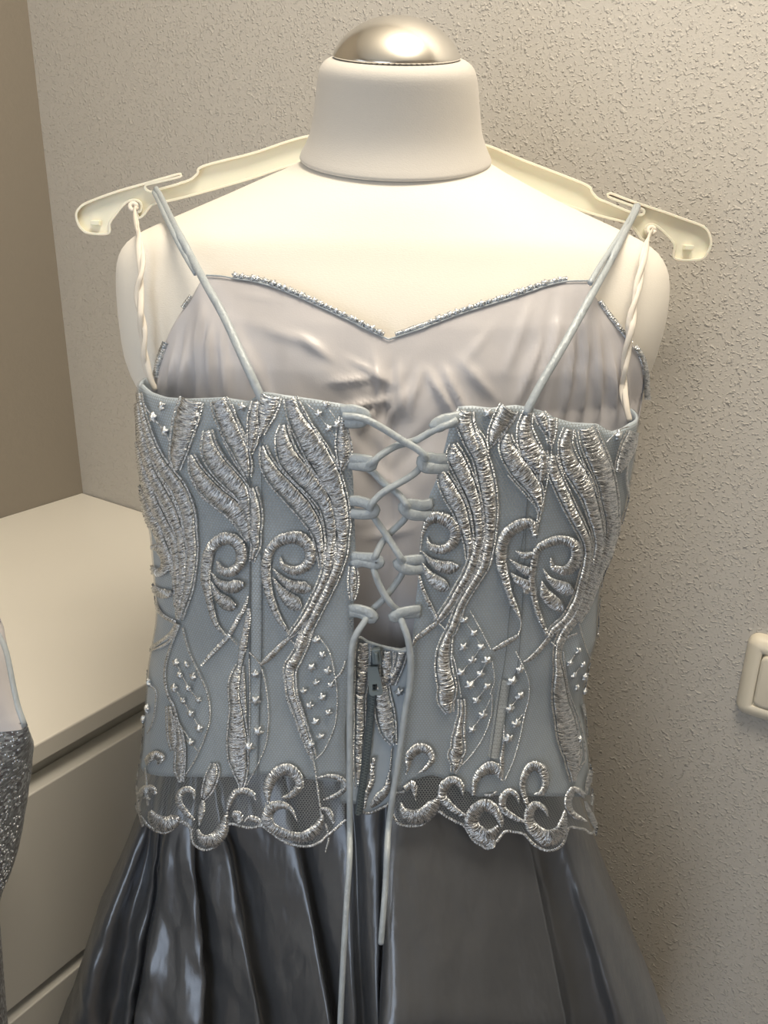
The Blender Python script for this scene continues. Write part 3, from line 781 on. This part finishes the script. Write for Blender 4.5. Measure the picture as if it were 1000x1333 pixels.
scrolls(PANEL_R, [
    'V 318,375,8 365,345,28 412,280,50 372,218,60 312,222,70 262,272,60 256,332,28 242,385,8', 'V 232,480,42 285,452,56 300,505,30 304,545,6',
    'V 212,560,8 225,622,66 282,662,96 352,652,98 420,592,88 450,542,36 452,515,8', 'V 612,520,8 600,452,48 550,422,60 490,462,66 482,532,60 532,592,50 600,640,34 642,652,8',
    'V 860,730,16 855,680,50 822,622,70 765,588,82 705,612,88 668,680,94 692,745,98 750,790,100 800,770,70 845,720,30', 'V 745,800,40 785,825,80 800,850,40', 'V 680,520,30 690,430,48 730,372,66 800,342,84 842,370,56 845,405,8',
    'W 272,570,6 260,520,32 212,496,46 170,540,50 176,610,46 240,662,40 312,692,16', 'W 368,512,8 420,502,40 446,432,50 420,352,70 360,332,60 310,390,46 296,470,40 320,560,30 332,612,8',
    'W 462,660,6 440,612,32 390,582,50 345,622,60 346,700,72 402,770,92 470,802,108 540,762,88 562,690,48 572,618,14', 'W 692,540,8 672,502,40 620,490,46 590,560,46 612,630,40 680,680,30 712,692,8',
    'W 700,560,10 722,622,28 752,690,38 780,742,36 770,785,10', 'W 752,318,10 742,380,46 716,450,28 702,520,8', 'W 756,480,14 748,540,20 742,590,10'])
for par, s in ((PANEL_L, HEM_L), (PANEL_R, HEM_R)):
    V, Fc, UV = ribbon([(x, y-1.5, 3.6) for x, y in s[1:-1]], SHELL, 0.0010, 1.5, 77)
    obj('scalloped_edging', V, Fc, M['thread'], par, UV)

# seams and boning channels on the panels
def seam(par, s, w=2.0):
    V, Fc, UV = ribbon([(x, y, w) for x, y in s], SHELL, 0.0005, 2.0, 5)
    return obj('seam', V, Fc, M['seam'], par, UV)
seam(PANEL_L, [(324.5, 530), (325, 590), (326, 650), (326.5, 720), (326, 800), (325, 900), (323, 1010)], 2.2)
seam(PANEL_L, [(341, 560), (341.5, 640), (342, 720), (342, 800), (341, 860), (339, 930), (336, 1010)], 1.0)
seam(PANEL_R, [(716, 555), (712, 600), (704, 660), (698, 700)], 1.6)
seam(PANEL_R, [(686, 650), (680, 700), (665, 780), (658, 850), (650, 900), (636, 1000)], 1.0)
seam(PANEL_R, [(690, 560), (676, 840), (664, 890), (652, 980)], 1.0)
V, Fc, UV = ribbon([(658, 884, 13), (655, 900, 15), (649, 940, 15), (642, 985, 14)], SHELL, 0.0005, 2.5, 8, 0.25, -0.0008)
obj('boning_channel', V, Fc, M['casing'], PANEL_R, UV)
V, Fc, UV = ribbon([(333, 720, 13), (333.5, 780, 14), (333, 860, 14), (330, 940, 13), (328, 1005, 12)], SHELL, 0.0004, 3.0, 8, 0.25, -0.0009)
obj('boning_channel', V, Fc, M['cloth'], PANEL_L, UV)

# ------------------------------------------------------------------ gown: zipped under-panel
ZTOP = [(440, 830), (463, 829), (470, 828), (480, 834), (500, 840), (522, 845), (535, 842), (560, 842)]
ZBOT = [(440, 1045), (466, 1045), (474, 1057), (482, 1058), (496, 1052), (506, 1046), (512, 1034), (530, 1030), (560, 1030)]
V = []; UV = []; rows, cols = 40, 40
for j in range(rows):
    for i in range(cols):
        x = lerp(442, 556, i/(cols-1)); y = lerp(interp(ZTOP, x), interp(ZBOT, x), j/(rows-1))
        x = lerp(interp([(b, a) for a, b in INN_L], y)-6, interp([(b, a) for a, b in INN_R], y)+5, i/(cols-1)); y = lerp(interp(ZTOP, x), interp(ZBOT, x), j/(rows-1))
        P, N = hit(UNDER, x, y); P.y += noise.noise(Vector((P.x*40, P.z*14, 0)))*0.002
        V.append(P); UV.append((P.x, P.z))
ZP = obj('zip_panel', V, grid_faces(rows, cols), M['cloth'], gown, UV)
ZP['label'] = 'narrow embroidered panel with the zip under the lacing'
md = ZP.modifiers.new('thick', 'SOLIDIFY'); md.thickness = 0.001; md.offset = 1
leaves(ZP, ['L 335,610,60 330,700,76 325,800,66 318,900,56 | M 312,120,52 312,300,50 305,450,44 305,600,36 302,660,10', 'L 475,660,50 470,740,62 465,830,56 | M 440,30,64 445,120,80 460,220,96 480,320,76 512,400,14',
            'L 560,665,50 545,740,40 500,860,30'], UNDER, True, 0.0011)
scrolls(ZP, ['M 400,470,30 385,540,36 380,620,40 350,700,30 340,770,20', 'M 485,560,12 470,660,50 420,720,56 380,760,30', 'M 500,420,10 495,500,14 490,560,10'], UNDER)
knots('L 545,905 500,810', ZP, 20, UNDER)
V, Fc, UV = ribbon([(x, y-1, 3.5) for x, y in ZBOT[1:-1]], UNDER, 0.001, 1.5, 9); obj('scalloped_edging', V, Fc, M['thread'], ZP, UV)
V, Fc, UV = ribbon([(x, y+1.5, 4.5) for x, y in ZTOP[1:-1]], UNDER, 0.0012, 1.5, 9); obj('bound_edge', V, Fc, M['cord'], ZP, UV)
# the zip itself
zl = [(489, 842), (486, 880), (484, 910), (482, 930), (478, 975), (472, 1020), (467, 1056)]
V, Fc, UV = ribbon([(x, y, 10) for x, y in zl], UNDER, 0.0007, 3.0, 3, lift=0.0012)
zipper = obj('zipper', V, Fc, M['zip'], gown, UV)
parts = []
S = crom([(x, y, 0) for x, y in zl], 1.9)
bm = bmesh.new()
for i, (x, y, _) in enumerate(S[14:]):
    P, N = hit(UNDER, x+(1.0 if i % 2 else -1.0), y, push=0.0030)
    vs = box_bm(bm, (0, 0, 0), (0.0019, 0.0010, 0.0007))
    for v in vs: v.co += P
zt_ = bm_obj('zip_teeth', bm, M['zipmetal'], zipper); zt_['kind'] = 'stuff'
def on_under(x, y, push): return hit(UNDER, x, y, push=push)[0]
bm = bmesh.new()
c = on_under(490.5, 848, 0.0048)
box_bm(bm, (0, 0, 0), (0.0056, 0.0042, 0.0105), bevel=0.0012)
box_bm(bm, (0, -0.0030, 0.0005), (0.0022, 0.0026, 0.0075), bevel=0.0008)
bm_obj('zip_slider', bm, M['zipmetal'], zipper, Matrix.Translation(c) @ Matrix.Rotation(R(-6), 4, 'Y'))
# pull tab: tapered plate with an opening
bm = bmesh.new()
o_ = [(-.0030, .0065), (.0030, .0065), (.0042, -.0105), (.0034, -.0125), (-.0034, -.0125), (-.0042, -.0105)]
i_ = [(-.0016, .0045), (.0016, .0045), (.0024, -.0080), (.0018, -.0088), (-.0018, -.0088), (-.0024, -.0080)]
i_ = [(x*0.85, y*0.36-0.0066) for x, y in i_]
A = [[bm.verts.new((x, yy, z)) for x, z in q] for yy in (-.0007, .0007) for q in (o_, i_)]
for k in range(6):
    l = (k+1) % 6
    bm.faces.new((A[0][k], A[0][l], A[1][l], A[1][k])); bm.faces.new((A[2][k], A[3][k], A[3][l], A[2][l]))
    bm.faces.new((A[0][k], A[2][k], A[2][l], A[0][l])); bm.faces.new((A[1][k], A[1][l], A[3][l], A[3][k]))
c = on_under(487, 872, 0.0068)
bm_obj('zip_pull', bm, M['zipmetal'], zipper, Matrix.Translation(c) @ Matrix.Rotation(R(-8), 4, 'Y') @ Matrix.Rotation(R(-4), 4, 'X'))

# ------------------------------------------------------------------ gown: front panel (lining side faces us)
LTOP = [(190, 545), (196, 520), (204, 490), (213, 457), (223, 432), (234, 412), (251, 389), (263, 366), (271, 359), (290, 360), (307, 363), (346, 370), (384, 384), (430, 405), (470, 424), (500, 438), (507, 440.5), (514, 438), (560, 423), (600, 408),
        (660, 389), (705, 374), (735, 367), (763, 366), (775, 390), (792, 414), (810, 437), (827, 453), (836, 478), (838, 505), (840, 540)]
rows, cols = 110, 150
V = []; UV = []
CREASES = [(430, 500, 500, 492, 7, .0022), (440, 535, 505, 520, 6, .0026), (455, 470, 508, 500, 7, .0020), (470, 560, 500, 520, 6, .0022), (485, 455, 492, 510, 6, .0020), (496, 470, 494, 530, 4, .0018),
           (515, 470, 522, 535, 6, .0018), (545, 475, 530, 540, 6, .0022), (555, 485, 590, 545, 8, .0032), (575, 480, 604, 540, 7, .0030), (595, 470, 640, 520, 10, .0018), (390, 440, 430, 470, 9, .0022), (340, 430, 420, 455, 12, .0016),
           (310, 385, 370, 395, 6, .0014), (300, 420, 350, 520, 10, .0018), (232, 440, 226, 515, 6, .0034), (246, 420, 243, 515, 6, .0034), (262, 400, 262, 515, 6, .0040), (276, 420, 280, 515, 5, .0034), (290, 430, 298, 515, 6, .0026),
           (214, 470, 210, 515, 5, .0030), (700, 440, 665, 525, 8, .0024), (722, 420, 690, 525, 6, .0030), (742, 430, 726, 540, 6, .0036), (757, 420, 748, 545, 5, .0036), (772, 410, 770, 545, 6, .0036), (790, 440, 788, 550, 6, .0032),
           (806, 450, 806, 550, 5, .0030), (690, 385, 655, 480, 9, .0020), (640, 420, 600, 470, 10, .0014), (470, 600, 540, 660, 12, .0014), (480, 700, 535, 690, 10, .0012)]
def wrinkle(x, y):
    w = 0.0
    cx_ = math.exp(-((x-505)/75)**2)*math.exp(-((y-540)/75)**2)
    a = (x-505)*0.75+(y-500)*0.66*math.copysign(1, x-505)
    w += cx_*0.0030*noise.noise(Vector((x*0.030+y*0.020*math.copysign(1, x-505), y*0.018, 2)))
    w += cx_*0.0022*noise.noise(Vector((a*0.055, y*0.012, 7)))
    sd = math.exp(-((x-255)/48)**2)+math.exp(-((x-765)/55)**2)
    w += sd*0.0042*noise.noise(Vector((x*0.075+y*0.012, y*0.006, 4)))
    w += 0.0024*noise.noise(Vector((x*0.013, y*0.011, 11)))+0.0010*noise.noise(Vector((x*0.03, y*0.016, 15)))
    w += -0.0012*math.exp(-((x-511)/2.5)**2)
    for x0, y0, x1, y1, wd, am in CREASES:
        dx, dy = x1-x0, y1-y0; L2 = dx*dx+dy*dy
        t_ = ((x-x0)*dx+(y-y0)*dy)/L2
        if -0.3 < t_ < 1.3:
            tc = min(1, max(0, t_)); e = math.hypot(x-x0-dx*tc, y-y0-dy*tc)
            sd_ = ((x-x0)*dy-(y-y0)*dx)/math.sqrt(L2)
            k_ = e/(wd*0.85)
            w += 1.1*am*math.exp(-k_*k_)*(1.0+0.9*math.tanh(sd_/wd*2))*math.sin(math.pi*(tc*0.8+0.1))
    return w
for j in range(rows):
    t = j/(rows-1)
    for i in range(cols):
        s = i/(cols-1)
        xt = lerp(191, 839, s)
        yt = interp(LTOP, xt); y = lerp(yt, 905, t)
        k = min(1.0, max(0.0, (y-500)/70.0))
        x = lerp(xt, lerp(interp(SIL_L, y)+16, interp(SIL_R, y)-16, s), k)
        P, N = hit(LIN, x, y)
        e = min(1.0, t*6)
        V.append(P+N*(0.0015+e*(0.0022+wrinkle(x, y)))); UV.append((P.x, P.z))
FRONT = obj('front_panel', V, grid_faces(rows, cols), M['lining'], gown, UV)
FRONT['label'] = 'lilac-grey satin lining of the sweetheart front'
md = FRONT.modifiers.new('thick', 'SOLIDIFY'); md.thickness = 0.001; md.offset = 1
# beaded trim along the sweetheart edge, seen just over the lining
def trim(pts, w, name='beaded_trim'):
    V, Fc, UV = ribbon([(x, y, w) for x, y in pts], LIN, 0.0016, 1.6, 12, lift=0.001)
    o = obj(name, V, Fc, M['thread'], FRONT, UV); return o
trim([(x, y-2.2) for x, y in LTOP[10:16]], 6.5); trim([(x, y-2.2) for x, y in LTOP[17:23]], 6.5)
rk = random.Random(4)
for a, b in ((10, 15), (18, 22)):
    for (x0, y0), (x1, y1) in zip(LTOP[a:b], LTOP[a+1:b+1]):
        n_ = max(1, int(math.dist((x0, y0), (x1, y1))/8))
        for q in range(n_):
            t_ = (q+rk.random()*.5)/n_
            P, N = hit(LIN, lerp(x0, x1, t_), lerp(y0, y1, t_)-3.0, push=0.003)
            ob = bpy.data.objects.new('thread_knot', KM[q % 4]); COL.objects.link(ob); ob.parent = FRONT
            ob.matrix_basis = Matrix.Translation(P) @ N.to_track_quat('Z', 'Y').to_matrix().to_4x4() @ Matrix.Rotation(rk.uniform(0, 6), 4, 'Z') @ Matrix.Scale(rk.uniform(.0012, .0018), 4)
trim([(778, 392), (792, 412), (810, 434), (818, 444)], 6); trim([(822, 449), (830, 460), (837, 482), (839, 520)], 7); trim([(240, 402), (246, 393), (251, 386)], 5); trim([(206, 490), (209, 474), (213, 460), (219, 445)], 8)
V, Fc, UV = ribbon([(x, y+1.6, 2.4) for x, y in LTOP[8:24]], LIN, 0.0008, 2, 3, lift=0.0016)
obj('bound_edge', V, Fc, M['cord'], FRONT, UV)

# ------------------------------------------------------------------ gown: straps and hanging loops
def clear(x, y, Y, gap=0.0035):
    """the point at depth Y, or just in front of the form or lining where those come nearer"""
    P = on_y(x, y, Y); d = ray(x, y).normalized(); best = (P-CAM).length
    for b in (TORSO, LIN):
        loc, nor, i, dist = b.ray_cast(CAM, d)
        if loc is not None: best = min(best, dist-gap-(0.006 if b is LIN else 0))
    return CAM+d*best
def cord3(name, pts, r, m, flat=1.0, sides=8, rv=None):
    S = crom([(x, y, Y*1000) for x, y, Y in pts], 5.0)
    P = [clear(x, y, Y/1000, r+.001) for x, y, Y in S]
    return tube(name, P, rv or r, m, gown, sides, flat, (0, -1, 0), 0.003)
cord3('shoulder_strap', [(203, 246, .643), (207, 252, .628), (214, 266, .585), (228, 295, .518), (245, 327, .490), (268, 370, .462), (292, 413, .446), (320, 474, .428), (337, 511, .4235), (342, 522, .4235)], 0.00235, M['cord'], 0.75)
cord3('shoulder_strap', [(200, 250, .644), (206, 262, .605), (214, 280, .548), (228, 308, .508), (243, 336, .486), (255, 356, .474)], 0.0017, M['cord'], 0.75)
cord3('shoulder_strap', [(831, 268, .643), (828, 276, .626), (820, 291, .580), (810, 310, .528), (792, 345, .488), (771, 383, .462), (736, 446, .440), (706, 497, .428), (689, 529, .4235), (685, 538, .4235)], 0.0023, M['cord'], 0.75)
cord3('shoulder_strap', [(827, 268, .644), (822, 280, .610), (813, 296, .552), (797, 322, .505), (782, 345, .478), (768, 369, .463)], 0.0017, M['cord'], 0.75)
def twist(pts, w0, name='hanging_loop'):
    S = crom([(x, y, Y*1000) for x, y, Y in pts], 3.0); parts = []
    for ph in (0.0, math.pi):
        Q = []
        for i, (x, y, Y) in enumerate(S):
            k = math.sin(i/(len(S)-1)*math.pi)**0.5
            a = i*0.20+ph
            Q.append(clear(x+2.6*k*math.sin(a), y, Y/1000, 0.0035)+Vector((0, 0.0016*k*math.cos(a), 0)))
        parts.append(tube_mesh(Q, lambda t: w0*(0.80+0.30*abs(math.sin(t*9+ph))), 8, 0.45, (0, -1, 0)))
    P0 = on_y(*pts[0])
    V, Fc, UV = join(parts)
    return obj(name, V, Fc, M['ribbon'], gown, UV)
twist([(175, 270, .642), (176, 282, .610), (180, 305, .566), (184, 345, .525), (181, 385, .512), (186, 430, .503), (188, 462, .497), (194, 488, .492), (203, 508, .490)], 0.0017)
twist([(850, 299, .642), (845, 308, .612), (839, 330, .560), (832, 365, .522), (824, 405, .506), (819, 440, .498), (813, 480, .490), (812, 510, .484), (816, 532, .480), (820, 548, .478)], 0.0017)
# little knots where the loops hold on to the hanger hooks
for (x, y) in ((173.5, 269), (848, 300)):
    P = [on_y(x+4.5*math.cos(a), y+4.5*math.sin(a), .642-0.001*math.sin(a)) for a in [2*math.pi*i/10 for i in range(11)]]
    tube('loop_knot', P, 0.0016, M['ribbon'], gown, 8, 1, (0, -1, 0), 0.002)

# ------------------------------------------------------------------ gown: lacing
def lace_pt(x, y, d): 
    P, N = hit(SHELL, x, y); return P+Vector((0, -d, 0))
def kk(s):
    o = []
    for seg in s.split('|'):
        w = seg.split(); c0 = CROP[w[0]]; k = 1000/220
        for q in w[1:]:
            v = [float(a) for a in q.split(',')]
            o.append(lace_pt(c0[0]+v[0]/k, c0[1]+v[1]/k, (v[2] if len(v) > 2 else 1.5)/1000))
    return o
# loops sewn to the edges of both halves
LOOPS = ['K 200,158,0.5 270,150,2 325,165,2.5 345,185,2.5 325,212,2.5 275,222,2 200,218,0.5', 'K 245,440,0 300,440,1.5 365,446,2.5 388,460,3 372,474,3 310,474,2 245,470,0', 'K 250,690,0 310,688,1.5 370,705,2.5 400,735,3 380,755,3 320,762,2 250,762,0',
         'L 265,110,0 330,108,2 400,108,3 428,128,3.5 402,146,3 330,135,2 265,160,0', 'L 250,420,0 310,415,2 365,428,3 395,455,3.5 372,466,3 320,440,2 250,440,0',
         'K 940,180,0 870,195,2 800,208,2.5 752,238,3 775,245,2.5 830,222,2 940,215,0', 'K 840,440,0 770,440,1.5 720,430,2 680,440,3 690,475,3.5 730,488,3 840,495,0', 'K 740,705,0 680,712,1.5 610,700,2.5 570,712,3 590,745,3.5 640,765,3 740,775,0',
         'L 700,125,0 640,122,2 570,128,2.5 538,136,3 560,160,3.5 610,178,3 700,180,0', 'L 670,425,0 610,422,2 550,430,3 510,445,3.5 525,462,3 560,445,2 670,445,0']
for s in LOOPS:
    V, Fc, UV = tube_mesh(crom([tuple(p) for p in kk(s)], 0.0012), 0.0032, 8, 0.36, (0, -1, 0))
    obj('eyelet_loop', V, Fc, M['cord'], gown, UV)
c1 = kk('K 215,180,3 300,182,5 360,200,5 450,250,4.5 560,320,4 650,372,4 695,415,4.5 690,460,0 650,510,1.5 580,555,3 480,605,4.5 420,650,4.5 378,700,5 385,760,0 410,810,0 470,890,1.5 | L 550,95,4.5 575,150,0 560,220,-1 500,310,-1 440,370,1 385,425,0 340,478,4 300,530,6 272,600,6 262,700,6 258,850,6 256,1000,6')
c1 += [lace_pt(x, y, 0.006) for x, y in ((456, 930), (456, 990), (456, 1040), (456, 1075))]
c2 = kk('K 885,205,3 830,230,4 760,258,3 650,325,1.5 600,345,0 520,365,1.5 440,405,4 390,445,5 345,490,0 390,520,0 450,580,1 540,645,2 585,695,4.5 600,745,0 570,810,-1 490,890,-2 | L 440,30,1 405,90,4.5 390,130,0 400,190,3 440,290,3.5 500,380,3.5 540,435,0 562,485,4 592,560,6 608,660,6 610,760,6 602,870,6')
c2 += [lace_pt(x, y, 0.006) for x, y in ((527, 920), (519, 980), (511, 1030), (506, 1068))]
c1 += [on_y(x, y, Y) for x, y, Y in ((455, 1120, .408), (451, 1180, .399), (447, 1250, .392), (443, 1333, .387), (440, 1420, .385))]
c2 += [on_y(x, y, Y) for x, y, Y in ((504, 1110, .410), (502, 1150, .406), (499, 1190, .400), (496, 1228, .397))]
for nm, P in (('lace_cord', c1), ('lace_cord', c2)):
    V, Fc, UV = tube_mesh(crom([tuple(p) for p in P], 0.002), 0.00195, 10, 0.85, (0, -1, 0))
    obj(nm, V, Fc, M['cord'], gown, UV)

# ------------------------------------------------------------------ gown: skirt with long overlapping folds
FOLD = [  # px at y=1100, depth, px at y=1333, depth
    (172, .552, 100, .525), (163, .540, 80, .522), (165, .522, 78, .515), (172, .503, 98, .475), (181, .490, 122, .455), (187, .500, 136, .490), (193, .503, 148, .500), (200, .490, 158, .470), (207, .492, 166, .478), (213, .502, 173, .505),
    (217, .474, 176, .442), (236, .468, 214, .428), (250, .462, 254, .414), (257, .466, 267, .422), (255, .476, 266, .455), (259, .480, 272, .470), (275, .474, 306, .452), (292, .466, 332, .432), (299, .468, 342, .432), (297, .476, 341, .458),
    (308, .478, 356, .458), (340, .462, 396, .424), (370, .452, 422, .404), (384, .452, 433, .404), (383, .464, 432, .440), (392, .468, 438, .446), (412, .456, 447, .424), (436, .446, 455, .410), (452, .444, 462, .408), (459, .452, 468, .425), (464, .452, 474, .425),
    (474, .442, 482, .402), (492, .440, 492, .398), (502, .446, 494, .412), (506, .434, 499, .376), (540, .434, 545, .376), (600, .440, 620, .386), (650, .447, 690, .402), (682, .453, 728, .412), (691, .455, 738, .415), (689, .462, 735, .424),
    (700, .468, 748, .436), (722, .470, 785, .440), (738, .470, 808, .432), (750, .478, 826, .446), (763, .495, 848, .466), (774, .522, 866, .505), (778, .545, 870, .55), (774, .57, 862, .60)]
def _flat(F_, k):
    out = []
    for i, r in enumerate(F_):
        lo, hi = max(0, i-6), min(len(F_), i+7)
        m1 = sum(q[1] for q in F_[lo:hi])/(hi-lo); m2 = sum(q[3] for q in F_[lo:hi])/(hi-lo)
        e = 1.0 if i < 4 or r[2] >= 494 and r[0] >= 500 else k
        out.append((r[0], m1+(r[1]-m1)*e, r[2], m2+(r[3]-m2)*e))
    return out
FOLD = _flat(FOLD, 0.45)
def skirt_curve(t):
    ctrl = []
    for a, Ya, b, Yb in FOLD:
        A_, B_ = on_y(a, 1100, Ya), on_y(b, 1333, Yb)
        zt_s, zb_s = 0.965, 0.79
        A_ = A_+(A_-CAM)*0; 
        ctrl.append((A_, B_))
    out = []
    for A_, B_ in ctrl:
        P = A_.lerp(B_, t)
        if t > 1: P = A_.lerp(B_, 1+(t-1)*0.05); P.z = B_.z+(B_.z-A_.z)*(t-1)
        out.append(P)
    L, Q = out[0], out[-1]
    back = []
    for k in range(1, 14):
        a = math.pi*k/14
        c_ = (L+Q)/2; hx = (Q.x-L.x)/2
        back.append(Vector((c_.x+hx*math.cos(a)*(1-0.25*math.sin(a)), c_.y+0.06*math.sin(a)+0.008*math.sin(9*a), lerp(Q.z, L.z, k/14))))
    return out+back
NS = 5
V = []; UV = []; rows_t = [-0.42+0.06*i for i in range(60)]
ncol = None
for t in rows_t:
    c_ = skirt_curve(t)
    n_ = len(c_); ring = []
    for i in range(n_):
        p0, p1, p2, p3 = c_[i-1], c_[i], c_[(i+1) % n_], c_[(i+2) % n_]
        for k in range(NS):
            u = k/NS
            ring.append(0.5*((2*p1)+(p2-p0)*u+(2*p0-5*p1+4*p2-p3)*u*u+(3*p1-p0-3*p2+p3)*u**3))
    ncol = len(ring)
    for i, P in enumerate(ring):
        lf = 1.0+1.8*max(0.0, min(1.0, (-P.x-0.06)/0.08))
        w = lf*(0.0030*noise.noise(Vector((P.x*16, P.z*9, i*0.03)))+0.0016*noise.noise(Vector((P.x*48, P.z*24, 5)))+0.0008*noise.noise(Vector((P.x*110, P.z*60, 8))))
        V.append(P+Vector((w*0.5, w, 0))); UV.append((i*0.004, t*0.2))
skirt = obj('skirt', V, grid_faces(len(rows_t), ncol, True), M['skirt'], gown, UV)
skirt['label'] = 'dark grey shimmering organza skirt in long folds'

# ------------------------------------------------------------------ second gown at the left edge of the picture
GY = .41
g2 = thing('beaded_gown', 'beaded grey gown with a satin bust at the left edge beside the chest of drawers', 'dress', on_y(-120, 1000, GY).xy.to_3d())
SR = [(900, 15), (925, 23), (940, 31), (950, 37), (965, 38), (990, 36), (1020, 33), (1070, 26), (1120, 17), (1150, 8), (1170, -2), (1210, -14), (1270, -18), (1340, -14)]
V = []; UV = []; rows2 = []
ys = [944+8*i for i in range(50)]
cxl = -70
for y in ys:
    sq = min(1.0, 0.06+(y-944)/150.0)
    fr = on_y(-20, y, GY-0.036)
    xr = interp(SR, y); yc = GY-0.036+0.056*sq
    ex = on_y(xr, y, yc)
    for _ in range(5):
        q_, py_ = proj((ex.x, yc, fr.z)); ex = on_y(interp(SR, py_), py_, yc)
    xc_ = on_y(cxl, y, yc).x; a = abs(ex.x-xc_)
    for k in range(48):
        th = 2*math.pi*k/48
        x = a*math.copysign(abs(math.cos(th))**0.9, math.cos(th))
        ph = (x*0.55-fr.z)*2*math.pi/0.021
        V.append(Vector((xc_+x, yc+0.056*sq*math.sin(th)*(1+0.035*math.sin(ph)), fr.z))); UV.append((k*0.008, fr.z))
zl_ = V[-1].z; base_ring = V[-48:]
for zz in (0.70, 0.35, 0.02):
    for k, P in enumerate(base_ring): V.append(Vector((P.x, P.y-0.04, zz))); UV.append((k*0.008, zz))
bod = obj('beaded_bodice', V, grid_faces(len(ys)+3, 48, True), M['bead'], g2, UV)
cup = [(820, -8), (828, -1), (850, 7), (875, 12), (900, 17), (925, 23), (945, 31)]
V = []; UV = []
for i in range(16):
    y = lerp(822, 948, i/15); xr = interp(cup, y); yc = GY-0.016-0.017*i/15; b_ = 0.028-0.0225*i/15
    Rr, Cc = on_y(xr, y, yc), on_y(-80, y, yc); a = Rr.x-Cc.x
    for k in range(56):
        th = 2*math.pi*k/56
        P = Vector((Cc.x+a*math.cos(th), yc+b_*math.copysign(abs(math.sin(th))**0.9, math.sin(th)), Rr.z))
        P.y += 0.003*(1-i/15)*noise.noise(Vector((P.x*60, P.z*60, 1))); V.append(P); UV.append((P.x, P.z))
cupo = obj('satin_bust', V, grid_faces(16, 56, True), M['lining'], g2, UV)
cord_pts = [on_y(interp(cup, y)+1.5, y, GY-0.016-0.017*(y-822)/126) for y in (820, 840, 860, 880, 900, 920, 935, 946)]
tube('piping', cord_pts, 0.0016, M['cord'], g2, 8, 1, (0, -1, 0))
bm = bmesh.new()
rb = random.Random(3)
BODY = BVHTree.FromPolygons([v.co for v in bod.data.vertices], [tuple(p.vertices) for p in bod.data.polygons])
for q in range(420):
    y = rb.uniform(950, 1160); x = rb.uniform(-40, interp(SR, y)-1)
    loc, nor, q_, dist = BODY.ray_cast(CAM, ray(x, y).normalized())
    if loc is not None:
        r_ = bmesh.ops.create_icosphere(bm, subdivisions=1, radius=rb.uniform(.0008, .0014))
        for v in r_['verts']: v.co += loc
bd = bm_obj('beads', bm, M['thread'], g2, None, True); bd['kind'] = 'stuff'
